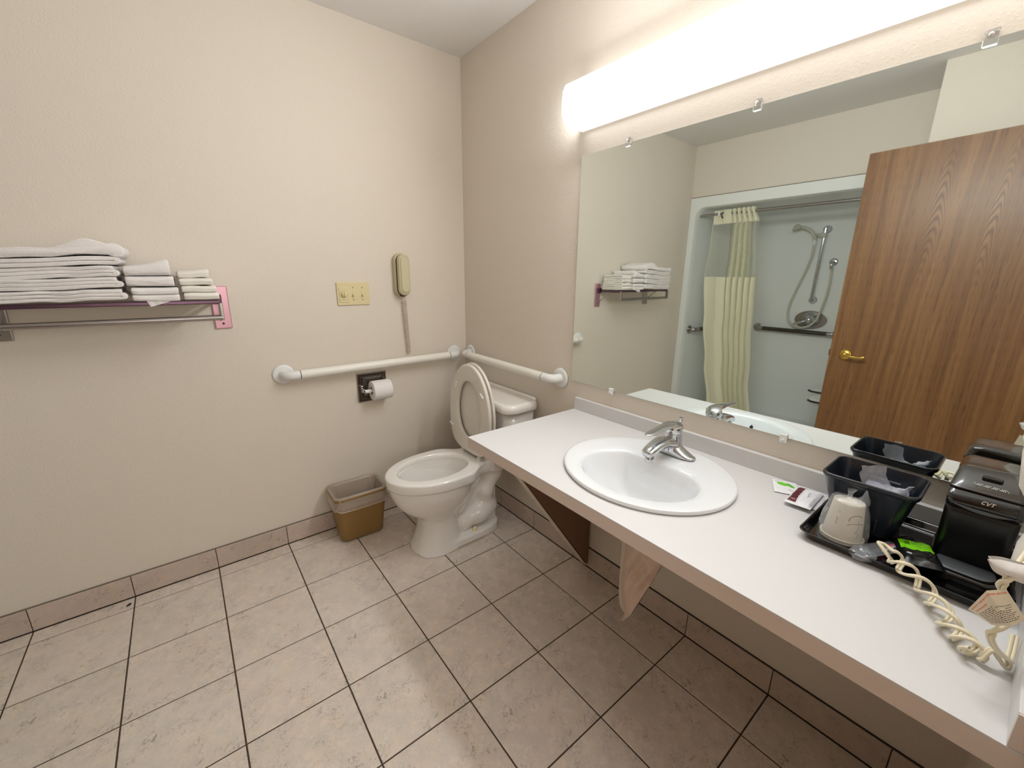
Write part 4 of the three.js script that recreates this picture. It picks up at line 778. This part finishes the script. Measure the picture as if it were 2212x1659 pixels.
// ================================================================= coffee maker
{
  const t = thing('coffee_maker', 'small glossy black one-cup coffee maker on the tray', 'coffee maker', [-.118, TY, 2.181]);
  const w = .052;
  const rr = (y, x0, x1, hw, r = .014) => rrect((x1 - x0) / 2, hw, r, y, (x0 + x1) / 2, 0, 6);
  mesh('base', flip(loft([rr(.0004, -.118, .08, w + .004, .03), rr(.012, -.118, .08, w + .004, .03), rr(.017, -.112, .08, w + .001, .03)], { cap0: true, cap1: true })), M.blackGloss, t);
  mesh('drip_tray', flip(loft([rr(.0165, -.108, -.05, w - .008, .026), rr(.0205, -.105, -.05, w - .011, .025)], { cap1: true })), M.greyPlastic, t);
  mesh('column', flip(loft([rr(.016, -.062, .08, w - .002), rr(.12, -.07, .08, w - .001), rr(.146, -.072, .08, w - .001)], { cap0: true, cap1: true })), M.black, t);
  mesh('brew_head', flip(loft([rr(.136, -.074, .08, w, .012), rr(.146, -.082, .08, w, .012), rr(.176, -.084, .08, w, .012)], { cap0: true, cap1: true })), M.blackGloss, t);
  mesh('lid', flip(loft([rr(.1765, -.083, .08, w + .001, .013), rr(.182, -.078, .08, w, .014), rr(.202, -.04, .078, w - .004, .016), rr(.209, -.02, .074, w - .01, .018), rr(.211, .0, .06, w - .02, .018)], { cap0: true, cap1: true })), M.blackBrown, t);
  mesh('lid_catch', boxc(-.05, .197, -.014, -.036, .204, .014, .003), M.black, t);
  mesh('pull_groove', (() => { const s = new THREE.Shape(); s.moveTo(-.044, .006); s.quadraticCurveTo(0, -.012, .044, .006); s.quadraticCurveTo(0, .002, -.044, .006); return extrude(s, .003, .0008, 2).rotateY(-Math.PI / 2).translate(-.082, .142, 0); })(), M.greyPlastic, t);
  const font = await new FontLoader().loadAsync('fonts/droid/droid_sans_bold.typeface.json');
  { const g = new TextGeometry('CVT', { font, size: .0072, depth: .0004, curveSegments: 6 }); g.computeBoundingBox(); g.translate(-g.boundingBox.max.x / 2, -.0036, 0); g.applyMatrix4(new THREE.Matrix4().makeShear(0, 0, .28, 0, 0, 0)); mesh('logo', g.rotateY(-Math.PI / 2).translate(-.0836, .163, .004), std({ color: C(226, 222, 210), roughness: .4 }), t); }
  { const gs = []; for (let r = 0; r < 2; r++) for (let k = 0; k < 22; k++) if ((k * 7 + r * 3) % 5) gs.push(boxc(-.0009 + r * .0032, 0, -.0235 + k * .0021, .0007 + r * .0032, .0003, -.0222 + k * .0021)); const g = merge(gs); g.rotateZ(.49); mesh('warning_print', g.translate(-.066, .1896, .002), std({ color: C(228, 226, 220), roughness: .4 }), t); }
  mesh('power_cord', tube([[.07, .03, w - .004], [.072, .03, w + .008], [.03, .024, w + .011], [-.03, .02, w + .012], [-.09, .022, w + .01], [-.12, .024, w + .013], [-.15, .024, w + .014]], .0035, false, 80, 8), M.black, t);
}
// ================================================================= hair dryer on the side wall, its cord, tag and paper
const dryer = thing('hair_dryer', 'cream wall hair dryer with coiled cord sprawling over the counter', 'hair dryer', [-.36, 1.09, FZ]);
{
  const t = dryer;
  const sec = (y, hw, dpt) => [...Array(40)].map((_, i) => { const a = i / 40 * Math.PI * 2, c = Math.cos(a), s = Math.sin(a); return V(hw * Math.sign(c) * Math.pow(Math.abs(c), .7), y, -dpt / 2 + dpt / 2 * Math.sign(s) * Math.pow(Math.abs(s), .7)); });
  mesh('housing', flip(loft([sec(-.095, .02, .03), sec(-.085, .04, .055), sec(-.05, .055, .074), sec(.0, .06, .081), sec(.06, .06, .08), sec(.1, .05, .062), sec(.112, .03, .03)], { cap0: true, cap1: true })), M.creamShell, t);
  mesh('nozzle', flip(loft([sec(-.19, .03, .05), sec(-.186, .034, .056), sec(-.15, .034, .056), sec(-.096, .03, .045)], { cap0: true, cap1: true })), M.creamShell, t);
  mesh('cradle', flip(loft([sec(.118, .04, .05), sec(.125, .05, .072), sec(.17, .05, .072), sec(.178, .04, .05)], { cap0: true, cap1: true })), M.white, t);
}
// two-core flex: two strands side by side
function flex(name, pts, parent, r = .0021, seg = 500) {
  const c = new THREE.CatmullRomCurve3(pts, false, 'centripetal'), fr = c.computeFrenetFrames(seg, false), gs = [];
  const sp = c.getSpacedPoints(seg);
  for (const s of [-1, 1]) { const q = sp.map((p, i) => { const n = fr.tangents[i].clone().cross(V(.2, 1, .1)).normalize(); return p.clone().addScaledVector(n, s * r * .95); }); gs.push(new THREE.TubeGeometry(new THREE.CatmullRomCurve3(q), seg, r, 7)); }
  return mesh(name, merge(gs), M.cream, parent);
}
{
  const t = new THREE.Group(); t.name = 'cord'; t.userData.label = 'cream coiled twin-core cord'; t.position.set(.36, -1.09, -FZ); dryer.add(t);
  const A = [V(-.3, CY + .04, 2.078), V(-.315, CY + .037, 2.1), V(-.335, CY + .025, 2.132), V(-.368, CY + .02, 2.16), V(-.415, CY + .02, 2.182), V(-.443, CY + .02, 2.206), V(-.463, CY + .02, 2.219)], ax = new THREE.CatmullRomCurve3(A);
  const turns = 3.6, n = 96;
  const helix = (ph, r0) => { const o = []; for (let i = 0; i <= n; i++) { const s = i / n, p = ax.getPoint(s), tg = ax.getTangent(s), e1 = tg.clone().cross(V(0, 1, 0)).normalize(), e2 = e1.clone().cross(tg).normalize(), a = s * turns * Math.PI * 2 + ph, r = r0 * (1 + .22 * Math.sin(s * 19 + ph)); o.push(p.clone().addScaledVector(e1, r * 1.05 * Math.cos(a)).addScaledVector(e2, r * .88 * Math.sin(a))); } return o; };
  const pts = helix(.5, .0135), back = helix(.5 + Math.PI * .85, .0125);
  const tip = [V(-.286, CY + .05, 2.062), V(-.279, CY + .048, 2.068), V(-.282, CY + .044, 2.08)];
  flex('strand', [...back.slice(5).reverse(), ...tip, ...pts.slice(5), V(-.452, CY + .03, 2.232), V(-.448, CY + .016, 2.243), V(-.446, CY + .008, 2.25), V(-.43, CY + .02, 2.2515), V(-.4, CY + .04, 2.2515)], t, .0027, 900);
  flex('lead', [V(-.41, .98, 2.24), V(-.45, .962, 2.232), V(-.485, .946, 2.224), V(-.492, .93, 2.2185), V(-.478, .915, 2.2185), V(-.472, .895, 2.228), V(-.48, .878, 2.236), V(-.497, .864, 2.229), V(-.5, .85, 2.223), V(-.495, .832, 2.228), V(-.475, .81, 2.24), V(-.455, .795, 2.2475), V(-.44, .785, 2.2515)], t, .003, 260);
}
{
  const t = thing('warning_tag', 'folded cream warning tag with red lettering on the cord', 'tag', [0, 0, 0]);
  const tex = canvasTex(512, 512, (c, w, h) => {
    c.fillStyle = '#efe4cd'; c.fillRect(0, 0, w, h); c.fillStyle = '#e2542c'; c.font = 'bold 46px sans-serif'; c.font = 'bold 39px sans-serif'; c.fillText('KEEP AWAY FROM WATER', 22, 66); c.fillText('DANGER', 40, 140);
    c.fillStyle = '#2a2422'; c.font = 'bold 24px sans-serif'; c.fillText('ELECTRICAL PARTS', 250, 236); c.fillText('SWITCH', 360, 270);
    for (let r = 0; r < 11; r++) { let x = 40; const y = 186 + r * 26; const end = r < 4 ? 235 : 470 - (r % 3) * 30; while (x < end) { const l = 14 + ((r * 37 + x * 13) % 34); c.fillRect(x, y, Math.min(l, end - x), 9); x += l + 9; } }
  });
  // sheet folded down the middle: left leaf faces the room, right leaf turns away
  const patch = (A, B, Cc, D, u0, u1, n = 8) => { const R = []; for (let i = 0; i <= n; i++) { const r = []; for (let j = 0; j <= n; j++) { const s = j / n, q = i / n; r.push(A.clone().multiplyScalar((1 - s) * (1 - q)).addScaledVector(B, s * (1 - q)).addScaledVector(Cc, s * q).addScaledVector(D, (1 - s) * q).add(V(-.004 * Math.sin(Math.PI * s) * Math.sin(Math.PI * q), 0, 0))); } R.push(r); }
    const g = loft(R, { close: false }), uv = g.attributes.uv; for (let i = 0; i <= n; i++) for (let j = 0; j <= n; j++) uv.setXY(i * (n + 1) + j, u0 + (u1 - u0) * j / n, 1 - i / n); return flip(g); };
  const FT = V(-.507, .916, 2.206), FB = V(-.507, .878, 2.2375);
  const l = patch(V(-.492, .868, 2.196), FT, FB, V(-.497, .862, 2.221), 0, .55), r = patch(FT, V(-.488, .92, 2.223), V(-.484, .884, 2.2485), FB, .55, 1);
  const sheet = mergeGeometries([l, r]);
  mesh('sheet', sheet, std({ map: tex, roughness: .8 }), t);
  mesh('sheet_back', sheet.clone().translate(.0006, 0, 0), M.cupPaper, t);
}
{
  const t = thing('paper_sleeve', 'pointed white paper sleeve wrapped around the hanging cord', 'paper', [-.49, .956, 2.221]);
  const top = [[-.023, 0], [-.012, .0052], [.0, .007], [.0085, .008], [.016, .0125], [.026, .02]], bot = [[-.023, -.001], [-.014, -.0155], [-.002, -.019], [.0085, -.0195], [.018, -.02], [.03, -.021]];
  const cv = p => new THREE.CatmullRomCurve3(p.map(([z, y]) => V(0, y, z))), ct = cv(top), cb = cv(bot), R = [];
  for (let i = 0; i <= 20; i++) { const A = ct.getPoint(i / 20), B = cb.getPoint(i / 20), r = []; for (let j = 0; j <= 12; j++) { const q = j / 12, p = A.clone().lerp(B, q); p.x = -.011 * Math.sin(Math.PI * q) * Math.min(1, i / 8) + .006 * i / 20 + (q > .55 ? .004 * Math.sin((q - .55) * 7) : 0); r.push(p); } R.push(r); }
  const f = loft(R, { close: false }); mesh('paper', f, M.paper, t);
  const bk = f.clone(); { const q = bk.attributes.position; for (let i = 0; i < q.count; i++) q.setX(i, -q.getX(i) * .5 + .012); } bk.computeVertexNormals(); mesh('paper_back', bk, M.paper, t);
}
// small black crumb lying near the skirting
tag(mesh('crumb', jitter(new THREE.IcosahedronGeometry(.0062, 2).scale(1.4, .5, .8).rotateY(.6), .0016, 200, 3).translate(-1.712, .0031, .055), M.dark), 'tiny black crumb on the floor near the skirting', 'crumb');
renderer.render(scene, camera);
